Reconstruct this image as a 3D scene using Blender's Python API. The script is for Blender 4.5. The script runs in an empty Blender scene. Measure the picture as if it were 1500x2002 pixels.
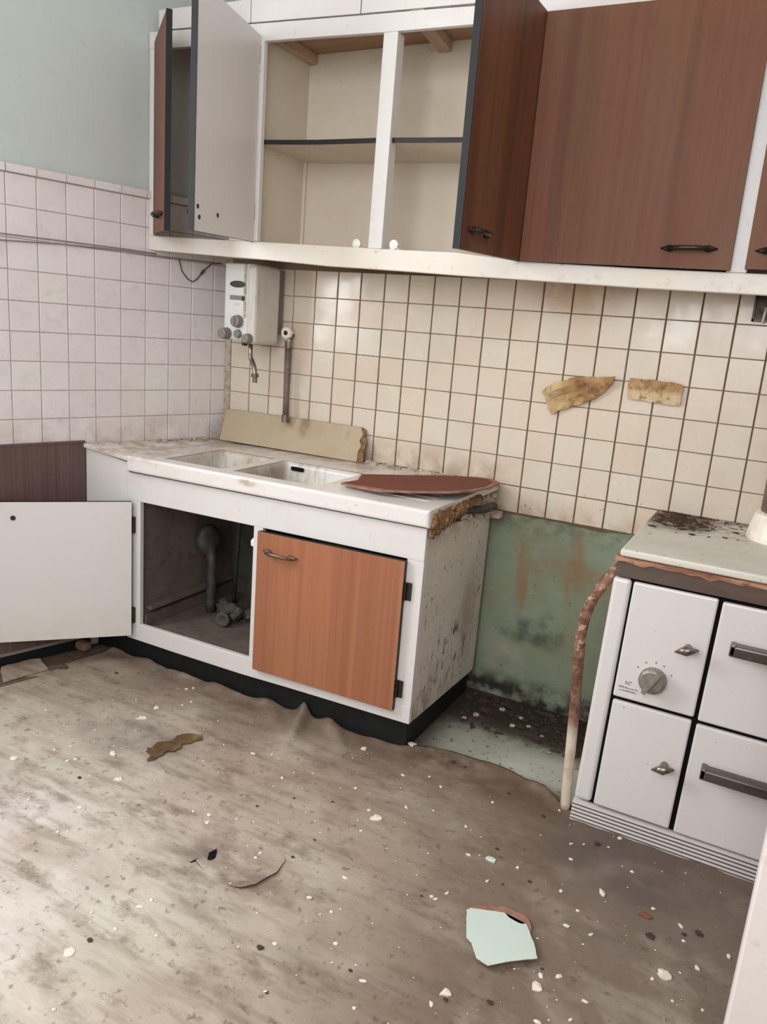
import bpy, bmesh, math, random
from mathutils import Vector, Matrix, noise

random.seed(7)
sc = bpy.context.scene
COL = sc.collection
U = 0.11            # one grid unit = one 11 cm wall tile; x along the tiled wall, -y into the room
FZ = -14.05         # floor level in grid units


def W(p):
    return Vector((p[0] * U, p[1] * U, (p[2] - FZ) * U))


# ------------------------------------------------------------------ camera
cam = bpy.data.objects.new('camera', bpy.data.cameras.new('camera'))
COL.objects.link(cam)
RX, RY, RZ = (0.881336, 0.466119, 0.077324), (0.17538, -0.170767, -0.969577), (-0.438734, 0.868085, -0.232251)
cam.data.sensor_fit = 'HORIZONTAL'
cam.data.sensor_width = 36
cam.data.lens = 36.1408
right, down, fwd = Vector(RX).normalized(), Vector(RY).normalized(), Vector(RZ).normalized()
m3 = Matrix((right, -down, -fwd)).transposed()
cam.matrix_world = Matrix.Translation(W((21.117048, -26.000599, -0.921335))) @ m3.to_4x4()
cam.data.clip_start = 0.02
sc.camera = cam

# ------------------------------------------------------------------ sky, daylight, exposure
TH = -0.28                                       # the left wall stands 16 degrees off square
LD = Vector((math.sin(TH), -math.cos(TH), 0))    # along the left wall into the room
LN = Vector((math.cos(TH), math.sin(TH), 0))     # its normal into the room
world = bpy.data.worlds.new('sky')
sc.world = world
world.use_nodes = True
bgn = world.node_tree.nodes['Background']
bgn.inputs[0].default_value = (0.80, 0.88, 1.0, 1)
bgn.inputs[1].default_value = 1.0


def area(name, loc, direction, sx, sy, power, col):
    l = bpy.data.lights.new(name, 'AREA')
    l.shape = 'RECTANGLE'
    l.size, l.size_y = sx, sy
    l.energy = power
    l.color = col
    o = bpy.data.objects.new(name, l)
    COL.objects.link(o)
    o.location = loc
    o.rotation_euler = Vector(direction).to_track_quat('-Z', 'Y').to_euler()
    return o


W1 = dict(d0=15.0, d1=24.5, z0=-3.0, z1=11.5)      # window in the left wall
W2 = dict(x0=9.0, x1=24.0, z0=-1.5, z1=13.0)       # unseen rear-wall window, added for fill light
c1 = LD * ((W1['d0'] + W1['d1']) / 2) - LN * 0.3
area('window_daylight', W((c1.x, c1.y, 4.25)), LN + Vector((0, 0, -0.25)), 9.5 * U, 14.5 * U, 88, (0.95, 0.975, 1.0))
area('rear_fill_light', W((16.5, -35.8, 5.75)), (-0.25, 1, -0.18), 15 * U, 14.5 * U, 62, (0.97, 0.98, 1.0))  # fill light from behind the camera, in the added rear window
sc.view_settings.view_transform = 'Standard'
sc.view_settings.look = 'None'
sc.view_settings.gamma = 1
sc.view_settings.use_curve_mapping = False
sc.view_settings.exposure = 0.0


# ------------------------------------------------------------------ materials
def lin(c):
    return tuple((v / 255 / 12.92 if v / 255 <= 0.04045 else ((v / 255 + 0.055) / 1.055) ** 2.4) for v in c)


def M(name, col, rough=0.5, metal=0.0, layers=(), bump=None, spec=0.5, rnd=None, rough_var=None):
    """Principled material; layers mix further colours in by noise in grid coordinates, optionally masked by position."""
    m = bpy.data.materials.new(name)
    m.use_nodes = True
    nt = m.node_tree
    N, L = nt.nodes, nt.links
    bs = N['Principled BSDF']
    bs.inputs['Roughness'].default_value = rough
    bs.inputs['Metallic'].default_value = metal
    bs.inputs['Specular IOR Level'].default_value = spec
    geo = N.new('ShaderNodeNewGeometry')
    vm = N.new('ShaderNodeVectorMath')
    vm.operation = 'SCALE'
    vm.inputs['Scale'].default_value = 1 / U
    L.new(geo.outputs['Position'], vm.inputs[0])
    va = N.new('ShaderNodeVectorMath')
    va.operation = 'ADD'
    L.new(vm.outputs[0], va.inputs[0])
    va.inputs[1].default_value = (0, 0, FZ)
    P = va.outputs[0]
    sep = N.new('ShaderNodeSeparateXYZ')
    L.new(P, sep.inputs[0])

    def noise_fac(scale, detail=4.0, lo=0.4, hi=0.6, seed=0.0, roughn=0.55):
        s = scale if isinstance(scale, tuple) else (scale,) * 3
        mp = N.new('ShaderNodeMapping')
        mp.inputs['Scale'].default_value = s
        mp.inputs['Location'].default_value = (seed * 3.1, seed * 1.7, seed * 2.3)
        L.new(P, mp.inputs[0])
        n = N.new('ShaderNodeTexNoise')
        n.inputs['Scale'].default_value = 1.0
        n.inputs['Detail'].default_value = detail
        n.inputs['Roughness'].default_value = roughn
        L.new(mp.outputs[0], n.inputs['Vector'])
        r = N.new('ShaderNodeMapRange')
        r.inputs['From Min'].default_value = lo
        r.inputs['From Max'].default_value = hi
        L.new(n.outputs['Fac'], r.inputs['Value'])
        return r.outputs[0]

    def mul(a, b):
        k = N.new('ShaderNodeMath')
        k.operation = 'MULTIPLY'
        for i, v in enumerate((a, b)):
            if isinstance(v, (int, float)):
                k.inputs[i].default_value = v
            else:
                L.new(v, k.inputs[i])
        return k.outputs[0]

    def mask(axis, a, b):
        r = N.new('ShaderNodeMapRange')
        r.interpolation_type = 'SMOOTHSTEP'
        r.inputs['From Min'].default_value = a if a < b else b
        r.inputs['From Max'].default_value = b if a < b else a
        r.inputs['To Min'].default_value = 0 if a < b else 1
        r.inputs['To Max'].default_value = 1 if a < b else 0
        L.new(sep.outputs['XYZ'.index(axis)], r.inputs['Value'])
        return r.outputs[0]

    def blob(c, r0):
        """1 inside an ellipsoid about c, fading out: for stains with a place of their own."""
        s = N.new('ShaderNodeVectorMath')
        s.operation = 'SUBTRACT'
        L.new(P, s.inputs[0])
        s.inputs[1].default_value = c
        d = N.new('ShaderNodeVectorMath')
        d.operation = 'DIVIDE'
        L.new(s.outputs[0], d.inputs[0])
        d.inputs[1].default_value = r0
        ln = N.new('ShaderNodeVectorMath')
        ln.operation = 'LENGTH'
        L.new(d.outputs[0], ln.inputs[0])
        r = N.new('ShaderNodeMapRange')
        r.interpolation_type = 'SMOOTHSTEP'
        r.inputs['From Min'].default_value = 0.35
        r.inputs['From Max'].default_value = 1.0
        r.inputs['To Min'].default_value = 1
        r.inputs['To Max'].default_value = 0
        L.new(ln.outputs[1], r.inputs['Value'])
        return r.outputs[0]

    rgb = N.new('ShaderNodeRGB')
    rgb.outputs[0].default_value = (*lin(col), 1)
    cur = rgb.outputs[0]

    def mix(fac, c2):
        nonlocal cur
        x = N.new('ShaderNodeMix')
        x.data_type = 'RGBA'
        if isinstance(fac, (int, float)):
            x.inputs[0].default_value = fac
        else:
            L.new(fac, x.inputs[0])
        L.new(cur, x.inputs[6])
        x.inputs[7].default_value = (*lin(c2), 1)
        cur = x.outputs[2]

    if rnd:                                       # piece-to-piece colour differences
        oi = N.new('ShaderNodeObjectInfo')
        cr = N.new('ShaderNodeValToRGB')
        cr.color_ramp.interpolation = 'LINEAR'
        els = cr.color_ramp.elements
        while len(els) < len(rnd):
            els.new(0.5)
        for i, c in enumerate(rnd):
            els[i].position = i / (len(rnd) - 1)
            els[i].color = (*lin(c), 1)
        L.new(oi.outputs['Random'], cr.inputs[0])
        cur = cr.outputs[0]
    for ly in layers:
        f = noise_fac(ly.get('scale', 1.0), ly.get('detail', 4.0), ly.get('lo', 0.4), ly.get('hi', 0.6), ly.get('seed', 0.0), ly.get('rn', 0.55))
        for mk in ly.get('mask', ()):
            f = mul(f, mask(*mk))
        if 'blob' in ly:
            f = mul(f, blob(*ly['blob']))
        f = mul(f, ly.get('amt', 1.0))
        mix(f, ly['col'])
    L.new(cur, bs.inputs['Base Color'])
    if rough_var:
        f = noise_fac(rough_var[0], 3.0, 0.35, 0.65, 5.0)
        r = N.new('ShaderNodeMapRange')
        r.inputs['To Min'].default_value = rough_var[1]
        r.inputs['To Max'].default_value = rough_var[2]
        L.new(f, r.inputs['Value'])
        L.new(r.outputs[0], bs.inputs['Roughness'])
    if bump:
        f = noise_fac(bump[0], 5.0, 0.2, 0.8, 9.0)
        b = N.new('ShaderNodeBump')
        b.inputs['Strength'].default_value = bump[1]
        b.inputs['Distance'].default_value = bump[2] if len(bump) > 2 else 0.004
        L.new(f, b.inputs['Height'])
        L.new(b.outputs[0], bs.inputs['Normal'])
    return m


DIRT = (84, 66, 50)
white_paint = M('white_gloss_paint', (208, 204, 201), 0.35, layers=[
    dict(scale=1.3, lo=0.52, hi=0.8, amt=0.25, col=(196, 180, 160)),
    dict(scale=(6, 6, 2.0), lo=0.66, hi=0.76, amt=0.35, col=(150, 128, 104), seed=2)], bump=(2.0, 0.12))
fascia_paint = M('white_paint_grubby', (212, 206, 196), 0.38, layers=[
    dict(scale=0.8, lo=0.4, hi=0.75, amt=0.5, col=(214, 198, 172)),
    dict(scale=(3, 3, 3.0), lo=0.55, hi=0.72, amt=0.5, col=(150, 116, 82), seed=3, mask=[('Z', 1.2, 0.6)]),
    dict(scale=5, lo=0.66, hi=0.74, amt=0.5, col=(160, 130, 100), seed=1)], bump=(2.0, 0.15))
inner_paint = M('cream_inside_paint', (208, 197, 180), 0.55, layers=[
    dict(scale=0.6, lo=0.45, hi=0.75, amt=0.35, col=(196, 176, 146)),
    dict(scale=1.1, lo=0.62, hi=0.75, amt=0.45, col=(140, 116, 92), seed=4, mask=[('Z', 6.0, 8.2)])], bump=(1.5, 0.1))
door_white = M('white_laminate', (210, 205, 202), 0.32, layers=[
    dict(scale=0.7, lo=0.5, hi=0.8, amt=0.2, col=(204, 196, 184)),
    dict(scale=8, lo=0.70, hi=0.76, amt=0.3, col=(150, 140, 126), seed=2),
    dict(scale=0.9, lo=0.35, hi=0.6, amt=0.35, col=(196, 190, 160), mask=[('Z', -11.2, -13.0)], seed=3)])
veneer_up = M('brown_veneer_dim', (112, 71, 50), 0.5, spec=0.22, layers=[  # same veneer as the lower doors, dimmer light up here put into the tone
    dict(scale=(1.1, 1.1, 0.05), lo=0.42, hi=0.66, amt=0.55, col=(108, 62, 44), detail=3),
    dict(scale=(3.0, 3.0, 0.05), lo=0.55, hi=0.7, amt=0.45, col=(84, 48, 36), seed=2, detail=2),
    dict(scale=(14, 14, 0.35), lo=0.45, hi=0.7, amt=0.35, col=(92, 54, 40), seed=3),
    dict(scale=(0.55, 0.55, 0.12), lo=0.42, hi=0.62, amt=0.5, col=(112, 82, 58), seed=5),
    dict(scale=(0.9, 0.9, 0.03), lo=0.52, hi=0.68, amt=0.6, col=(78, 46, 36), seed=7)], bump=((14, 14, 0.4), 0.06))
veneer_low = M('brown_veneer_lit', (158, 104, 74), 0.5, spec=0.3, layers=[  # same veneer as the upper doors, stronger light put into the tone
    dict(scale=(1.3, 1.3, 0.05), lo=0.42, hi=0.62, amt=0.5, col=(152, 96, 70), detail=3, seed=1),
    dict(scale=(3.6, 3.6, 0.04), lo=0.5, hi=0.66, amt=0.6, col=(130, 80, 57), seed=2, detail=2),
    dict(scale=(0.8, 0.8, 0.02), lo=0.5, hi=0.64, amt=0.5, col=(138, 88, 62), seed=6),
    dict(scale=(16, 16, 0.35), lo=0.45, hi=0.7, amt=0.4, col=(140, 88, 64), seed=3)], bump=((14, 14, 0.4), 0.06))
veneer_dark = M('dark_brown_veneer', (96, 76, 72), 0.35, layers=[
    dict(scale=(5, 5, 0.06), lo=0.42, hi=0.65, amt=0.6, col=(66, 50, 48), detail=4),
    dict(scale=(14, 14, 0.1), lo=0.45, hi=0.7, amt=0.5, col=(108, 84, 76), seed=3)])
edge_dark = M('dark_edge_band', (34, 37, 37), 0.5, spec=0.25)
shelf_edge = M('black_shelf_edge', (40, 38, 36), 0.5, spec=0.25)
plank_brown = M('bare_plank', (166, 134, 104), 0.7, layers=[
    dict(scale=(0.15, 2.2, 2.2), lo=0.4, hi=0.65, amt=0.6, col=(140, 108, 80)),
    dict(scale=(0.3, 8, 8), lo=0.45, hi=0.7, amt=0.4, col=(120, 84, 56), seed=2)])
dusty_wood = M('dusty_pale_wood', (160, 142, 126), 0.85, layers=[dict(scale=(0.6, 3, 3), lo=0.4, hi=0.65, amt=0.7, col=(112, 94, 80)), dict(scale=6, lo=0.58, hi=0.68, amt=0.5, col=(84, 70, 58), seed=2)])
plank_pale = M('pale_batten_wood', (186, 160, 134), 0.7, layers=[
    dict(scale=(4, 0.3, 4), lo=0.4, hi=0.7, amt=0.5, col=(150, 110, 80))])
metal_dark = M('dark_bronze_metal', (66, 60, 54), 0.35, 0.8, layers=[dict(scale=6, lo=0.4, hi=0.7, amt=0.6, col=(40, 34, 30))])
pull_metal = M('dark_worn_pull', (112, 104, 98), 0.34, 0.8, layers=[dict(scale=(0.6, 3, 3), lo=0.4, hi=0.65, amt=0.6, col=(78, 70, 64)), dict(scale=9, lo=0.62, hi=0.7, amt=0.5, col=(150, 140, 130), seed=2)])
chrome_worn = M('worn_chrome', (142, 134, 126), 0.28, 0.9, layers=[
    dict(scale=4, lo=0.45, hi=0.65, amt=0.7, col=(96, 84, 74)), dict(scale=11, lo=0.6, hi=0.7, amt=0.6, col=(70, 54, 44), seed=2)])
steel_grey = M('grey_knob_metal', (150, 144, 134), 0.42, 0.55, layers=[dict(scale=5, lo=0.45, hi=0.7, amt=0.5, col=(104, 96, 86))])
knob_grey = M('grey_plastic', (124, 116, 108), 0.5)
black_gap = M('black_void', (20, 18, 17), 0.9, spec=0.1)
plinth_black = M('black_plinth_paint', (26, 27, 28), 0.55, layers=[dict(scale=2, lo=0.55, hi=0.75, amt=0.3, col=(58, 54, 48))], spec=0.25)
rubber_grey = M('grey_braided_hose', (122, 108, 98), 0.55, layers=[
    dict(scale=(1, 1, 1.4), lo=0.4, hi=0.62, amt=0.6, col=(88, 74, 64)), dict(scale=26, lo=0.45, hi=0.6, amt=0.45, col=(70, 60, 54), seed=2)])
brass_dull = M('dull_brass', (112, 94, 76), 0.4, 0.7)
plastic_white = M('white_plastic', (228, 222, 214), 0.4)
badge_black = M('black_badge', (42, 42, 42), 0.4)
enamel = M('white_stove_enamel', (212, 206, 203), 0.22, layers=[
    dict(scale=0.8, lo=0.5, hi=0.8, amt=0.15, col=(206, 196, 186)),
    dict(scale=9, lo=0.69, hi=0.75, amt=0.6, col=(110, 96, 84), seed=2)])
enamel_top = M('dirty_stove_top', (208, 205, 193), 0.5, spec=0.3, layers=[
    dict(scale=0.9, lo=0.45, hi=0.7, amt=0.35, col=(186, 180, 160)),
    dict(scale=(2.2, 2.2, 2.2), lo=0.28, hi=0.5, amt=1.0, col=(64, 50, 38), seed=1, rn=0.7, blob=((18.8, -1.5, -5.95), (1.5, 1.9, 3))),
    dict(scale=4.2, lo=0.38, hi=0.54, amt=0.95, col=(98, 66, 46), seed=4, rn=0.7, blob=((18.6, -0.6, -5.95), (1.6, 1.5, 3))),
    dict(scale=2.2, lo=0.46, hi=0.6, amt=0.85, col=(112, 82, 56), seed=3, mask=[('Y', -1.6, -0.2)]),
    dict(scale=3.4, lo=0.5, hi=0.62, amt=0.85, col=(86, 68, 50), seed=6, rn=0.7, mask=[('Y', -3.6, -1.2)]),
    dict(scale=7, lo=0.66, hi=0.71, amt=0.9, col=(50, 40, 30), seed=2)])
heater_white = M('heater_enamel', (212, 211, 210), 0.3, layers=[dict(scale=1.2, lo=0.5, hi=0.8, amt=0.2, col=(200, 192, 182))])
heater_side = M('heater_casing', (200, 196, 188), 0.35, layers=[
    dict(scale=1.2, lo=0.45, hi=0.75, amt=0.3, col=(186, 178, 164)), dict(scale=(3, 3, 0.7), lo=0.55, hi=0.7, amt=0.35, col=(150, 124, 96), seed=3)])
porcelain = M('sink_porcelain', (216, 211, 206), 0.22, layers=[
    dict(scale=1.1, lo=0.5, hi=0.78, amt=0.3, col=(198, 186, 168)),
    dict(scale=6, lo=0.64, hi=0.74, amt=0.5, col=(140, 118, 94), seed=2),
    dict(scale=1.4, lo=0.36, hi=0.6, amt=0.75, col=(150, 128, 104), seed=4, mask=[('Y', -2.4, -0.6), ('Z', -6.3, -6.0)]),
    dict(scale=2.0, lo=0.38, hi=0.6, amt=0.8, col=(158, 136, 110), seed=5, mask=[('X', 2.6, 0.8), ('Z', -6.3, -6.0)]),
    dict(scale=3.0, lo=0.4, hi=0.55, amt=0.85, col=(172, 154, 130), seed=3, blob=((6.0, -6.15, -6.18), (0.5, 0.6, 0.17)))])
basin_mat = M('grubby_basin', (202, 198, 191), 0.3, layers=[
    dict(scale=0.9, lo=0.38, hi=0.66, amt=0.55, col=(168, 152, 130)),
    dict(scale=(4, 4, 1.0), lo=0.5, hi=0.7, amt=0.5, col=(124, 104, 84), seed=3),
    dict(scale=1.6, lo=0.2, hi=0.5, amt=0.8, col=(128, 104, 78), seed=4, blob=((5.0, -4.0, -6.9), (0.25, 2.2, 1.6))),
    dict(scale=7, lo=0.68, hi=0.74, amt=0.8, col=(70, 58, 48), seed=2)])
chipboard = M('crumbling_chipboard', (146, 112, 82), 0.95, layers=[
    dict(scale=5, lo=0.4, hi=0.6, amt=0.8, col=(98, 68, 48)), dict(scale=11, lo=0.5, hi=0.62, amt=0.7, col=(176, 138, 100), seed=2),
    dict(scale=3, lo=0.55, hi=0.68, amt=0.8, col=(52, 36, 26), seed=3)], bump=(9, 0.8, 0.01), spec=0.2)
mortar = M('crumbled_mortar', (188, 176, 160), 0.95, layers=[
    dict(scale=4, lo=0.45, hi=0.65, amt=0.6, col=(140, 118, 96)), dict(scale=9, lo=0.6, hi=0.7, amt=0.8, col=(70, 50, 36), seed=2)], bump=(8, 0.6, 0.01), spec=0.2)
side_white = M('mouldy_white_side', (206, 199, 187), 0.55, layers=[
    dict(scale=0.5, lo=0.4, hi=0.7, amt=0.4, col=(180, 174, 160)),
    dict(scale=(2, 0.9, 0.55), lo=0.52, hi=0.72, amt=0.6, col=(158, 132, 108), seed=1, mask=[('Z', -8.5, -12.5)]),
    dict(scale=(4.2, 4.2, 1.5), lo=0.55, hi=0.62, amt=0.9, col=(46, 34, 26), seed=2, rn=0.7, blob=((12.45, -2.9, -11.4), (2, 2.6, 1.7))),
    dict(scale=(5.5, 5.5, 2.6), lo=0.57, hi=0.63, amt=0.9, col=(54, 38, 28), seed=6, rn=0.7, blob=((12.45, -4.6, -12.2), (2, 1.5, 1.3))),
    dict(scale=(5, 5, 2.4), lo=0.57, hi=0.64, amt=0.85, col=(70, 48, 34), seed=7, rn=0.7, blob=((12.45, -0.9, -10.0), (2, 0.8, 2.4))),
    dict(scale=(7, 7, 3.5), lo=0.62, hi=0.67, amt=0.8, col=(60, 44, 32), seed=3, rn=0.65),
    dict(scale=(2, 1.2, 0.7), lo=0.3, hi=0.6, amt=0.6, col=(150, 120, 96), seed=8, blob=((12.45, -1.6, -10.6), (2, 1.1, 2.6))),
    dict(scale=(2, 2, 1.2), lo=0.36, hi=0.6, amt=0.7, col=(128, 92, 70), seed=9, blob=((12.45, -5.2, -12.7), (2, 1.2, 0.9))),
    dict(scale=2, lo=0.42, hi=0.62, amt=0.7, col=(150, 118, 92), seed=5, mask=[('Z', -7.6, -6.6)])], bump=(3, 0.2))
splash_mat = M('yellowed_hardboard', (176, 160, 134), 0.7, layers=[
    dict(scale=0.7, lo=0.4, hi=0.65, amt=0.5, col=(166, 142, 112)),
    dict(scale=(2.5, 2.5, 0.8), lo=0.6, hi=0.75, amt=0.4, col=(150, 118, 84), seed=2),
    dict(scale=1.5, lo=0.3, hi=0.5, amt=0.6, col=(110, 86, 62), seed=3, blob=((4.3, -0.4, -4.9), (0.32, 1, 0.7)))])
tile_cream = M('cream_wall_tile', (214, 198, 176), 0.16, rnd=[(208, 190, 172), (211, 196, 178), (208, 193, 173), (211, 201, 185), (210, 194, 177), (207, 198, 181)], layers=[
    dict(scale=0.9, lo=0.5, hi=0.8, amt=0.25, col=(190, 168, 140)),
    dict(scale=1.6, lo=0.4, hi=0.62, amt=0.6, col=(170, 140, 108), seed=2, mask=[('Z', -6.2, -7.0)]),
    dict(scale=1.4, lo=0.35, hi=0.6, amt=0.75, col=(164, 142, 120), seed=3, mask=[('Z', -4.6, -6.0), ('X', 13.4, 12.0)]),
    dict(scale=1.2, lo=0.2, hi=0.5, amt=0.6, col=(172, 132, 92), seed=4, blob=((14.5, 0, 0.7), (2.2, 2, 1.0))),
    dict(scale=7, lo=0.66, hi=0.72, amt=0.7, col=(96, 76, 58), seed=5, mask=[('Z', -5.2, -6.6)]),
    dict(scale=9, lo=0.73, hi=0.77, amt=0.6, col=(110, 90, 70), seed=6)], rough_var=(1.2, 0.12, 0.3))
tile_left = M('pale_lilac_tile', (218, 211, 210), 0.2, rnd=[(216, 208, 206), (221, 215, 214), (217, 208, 207), (219, 215, 211)], layers=[
    dict(scale=0.7, lo=0.45, hi=0.75, amt=0.2, col=(196, 187, 180)),
    dict(scale=1.4, lo=0.4, hi=0.65, amt=0.5, col=(172, 154, 136), seed=3, mask=[('Z', -4.4, -5.9)]),
    dict(scale=2.0, lo=0.55, hi=0.72, amt=0.2, col=(172, 158, 148), seed=5),
    dict(scale=9, lo=0.7, hi=0.76, amt=0.5, col=(130, 112, 98), seed=6)], rough_var=(1.2, 0.16, 0.34))
grout_dark = M('dark_grout', (92, 74, 58), 0.9, layers=[
    dict(scale=1.5, lo=0.4, hi=0.7, amt=0.5, col=(120, 100, 82)), dict(scale=0.5, lo=0.1, hi=0.4, amt=0.7, col=(150, 132, 114), seed=2, mask=[('X', 6.5, 2.5)])])
grout_left = M('grey_grout', (160, 149, 146), 0.9, layers=[dict(scale=1.5, lo=0.4, hi=0.7, amt=0.5, col=(132, 118, 112))])
wall_paint = M('grey_green_wall_paint', (190, 197, 194), 0.5, layers=[
    dict(scale=0.35, lo=0.4, hi=0.7, amt=0.4, col=(178, 186, 183)), dict(scale=3, lo=0.6, hi=0.75, amt=0.15, col=(140, 144, 138), seed=2)], bump=(1.4, 0.12))
green_plaster = M('green_painted_plaster', (126, 137, 114), 0.6, layers=[
    dict(scale=0.5, lo=0.38, hi=0.66, amt=0.5, col=(138, 154, 134)),
    dict(scale=0.7, lo=0.45, hi=0.7, amt=0.5, col=(128, 122, 92), seed=2),
    dict(scale=(1.5, 1, 0.22), lo=0.5, hi=0.64, amt=0.75, col=(138, 96, 60), seed=3, blob=((14.0, 0, -9.0), (0.7, 2, 2.2))),
    dict(scale=(1.6, 1, 0.2), lo=0.42, hi=0.58, amt=0.8, col=(140, 104, 70), seed=4, blob=((15.5, 0, -8.6), (0.5, 2, 2.0))),
    dict(scale=(1, 1, 1.4), lo=0.4, hi=0.6, amt=0.6, col=(134, 112, 76), seed=5, blob=((15.6, 0, -8.8), (2.4, 2, 0.8))),
    dict(scale=1.2, lo=0.4, hi=0.6, amt=0.75, col=(60, 70, 62), seed=6, blob=((14.2, 0, -11.3), (1.6, 2, 0.7))),
    dict(scale=1.6, lo=0.4, hi=0.58, amt=0.7, col=(52, 74, 74), seed=9, blob=((15.0, 0, -11.1), (0.7, 2, 0.9))),
    dict(scale=1.2, lo=0.4, hi=0.62, amt=0.6, col=(158, 150, 132), seed=8, blob=((13.4, 0, -12.4), (1.3, 2, 1.2))),
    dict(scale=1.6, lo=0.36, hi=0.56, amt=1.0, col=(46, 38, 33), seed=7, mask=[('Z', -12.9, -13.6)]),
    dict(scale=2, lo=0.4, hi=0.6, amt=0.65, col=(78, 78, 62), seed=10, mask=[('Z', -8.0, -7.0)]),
    dict(scale=6, lo=0.66, hi=0.72, amt=0.7, col=(52, 52, 44), seed=11)], bump=(2.0, 0.35))
ceiling_mat = M('ceiling_white', (226, 224, 220), 0.8)
room_white = M('room_wall', (214, 208, 202), 0.7, layers=[dict(scale=0.4, lo=0.4, hi=0.7, amt=0.3, col=(196, 190, 182))])
slab_mat = M('pale_stone_slab', (176, 178, 164), 0.5, layers=[
    dict(scale=0.6, lo=0.4, hi=0.66, amt=0.5, col=(150, 150, 134)),
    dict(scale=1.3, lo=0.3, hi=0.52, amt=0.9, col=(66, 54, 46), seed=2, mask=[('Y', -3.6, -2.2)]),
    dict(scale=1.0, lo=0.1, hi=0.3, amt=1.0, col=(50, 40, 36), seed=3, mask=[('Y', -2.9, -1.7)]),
    dict(scale=1.5, lo=0.36, hi=0.58, amt=0.85, col=(110, 78, 60), seed=5, mask=[('Y', -4.4, -5.2)]),
    dict(scale=5, lo=0.6, hi=0.68, amt=0.8, col=(54, 46, 38), seed=4),
    dict(scale=1.2, lo=0.2, hi=0.4, amt=0.95, col=(60, 50, 44), seed=6, mask=[('X', 13.4, 12.0)])], bump=(3, 0.25))  # shadow and dirt beside the cabinet plinth, both painted in
lino_mat = M('worn_linoleum', (172, 157, 141), 0.4, layers=[
    dict(scale=(0.10, 0.7, 1), lo=0.38, hi=0.66, amt=0.6, col=(146, 130, 114)),
    dict(scale=0.22, lo=0.42, hi=0.66, amt=0.5, col=(186, 178, 162), seed=2),
    dict(scale=0.3, lo=0.25, hi=0.55, amt=0.75, col=(206, 199, 192), seed=16, mask=[('X', 13.5, 7.0), ('Y', -9.5, -14.5)]),  # paler lower left: window light and haze put into the colour, with some wear
    dict(scale=0.35, lo=0.46, hi=0.62, amt=0.28, col=(178, 180, 160), seed=17),
    dict(scale=0.5, lo=0.5, hi=0.72, amt=0.5, col=(136, 114, 100), seed=4),
    dict(scale=0.33, lo=0.28, hi=0.55, amt=0.8, col=(122, 104, 90), seed=5, mask=[('Y', -11.0, -6.5)]),
    dict(scale=0.6, lo=0.2, hi=0.5, amt=0.9, col=(108, 91, 79), seed=8, mask=[('X', 12.0, 18.0)]),
    dict(scale=(0.3, 1.7, 1), lo=0.53, hi=0.7, amt=0.5, col=(112, 98, 82), seed=3, detail=5),
    dict(scale=(0.4, 2.6, 1), lo=0.56, hi=0.7, amt=0.4, col=(98, 84, 70), seed=12, detail=5),
    dict(scale=(0.7, 1.3, 1), lo=0.54, hi=0.68, amt=0.6, col=(104, 88, 74), seed=18, rn=0.68, detail=6),
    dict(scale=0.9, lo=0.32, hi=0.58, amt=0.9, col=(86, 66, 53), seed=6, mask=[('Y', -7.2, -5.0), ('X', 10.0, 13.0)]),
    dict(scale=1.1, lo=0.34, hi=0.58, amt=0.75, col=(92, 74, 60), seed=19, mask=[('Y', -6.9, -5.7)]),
    dict(scale=0.8, lo=0.3, hi=0.55, amt=0.8, col=(84, 72, 66), seed=13, blob=((19.5, -7.4, -14), (3.2, 1.8, 3))),
    dict(scale=(0.8, 2.0, 1), lo=0.36, hi=0.58, amt=0.7, col=(96, 80, 70), seed=14, blob=((11.0, -13.2, -14), (2.6, 1.5, 3))),
    dict(scale=1.0, lo=0.36, hi=0.6, amt=0.6, col=(118, 108, 108), seed=15, blob=((4.5, -10.0, -14), (3.6, 1.6, 3))),
    dict(scale=4.5, lo=0.60, hi=0.70, amt=0.6, col=(90, 74, 60), seed=7),
    dict(scale=11, lo=0.67, hi=0.73, amt=0.65, col=(70, 56, 46), seed=9),
    dict(scale=13, lo=0.71, hi=0.76, amt=0.5, col=(210, 200, 186), seed=10)], bump=(2.2, 0.35, 0.006), rough_var=(0.6, 0.3, 0.55))
subfloor_mat = M('dirty_floorboards', (96, 80, 66), 0.8, layers=[
    dict(scale=(0.3, 2, 1), lo=0.4, hi=0.65, amt=0.6, col=(62, 50, 42)), dict(scale=4, lo=0.6, hi=0.7, amt=0.6, col=(136, 118, 98), seed=2)], bump=(3, 0.3))
inside_dark = M('grimy_cabinet_inside', (104, 92, 82), 0.8, layers=[
    dict(scale=0.8, lo=0.4, hi=0.7, amt=0.6, col=(74, 64, 56)), dict(scale=3, lo=0.55, hi=0.7, amt=0.5, col=(58, 50, 42), seed=2)])
inside_back = M('grimy_grey_green_back', (84, 82, 70), 0.8, layers=[dict(scale=1, lo=0.4, hi=0.65, amt=0.6, col=(60, 48, 42))])
pvc_dark = M('dark_drain_pipe', (50, 48, 45), 0.6, layers=[dict(scale=3, lo=0.4, hi=0.6, amt=0.4, col=(84, 80, 72))])
rubble_mat = M('grey_rubble', (80, 75, 67), 0.9, layers=[dict(scale=3, lo=0.4, hi=0.6, amt=0.5, col=(64, 58, 50))], bump=(5, 0.5))
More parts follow.
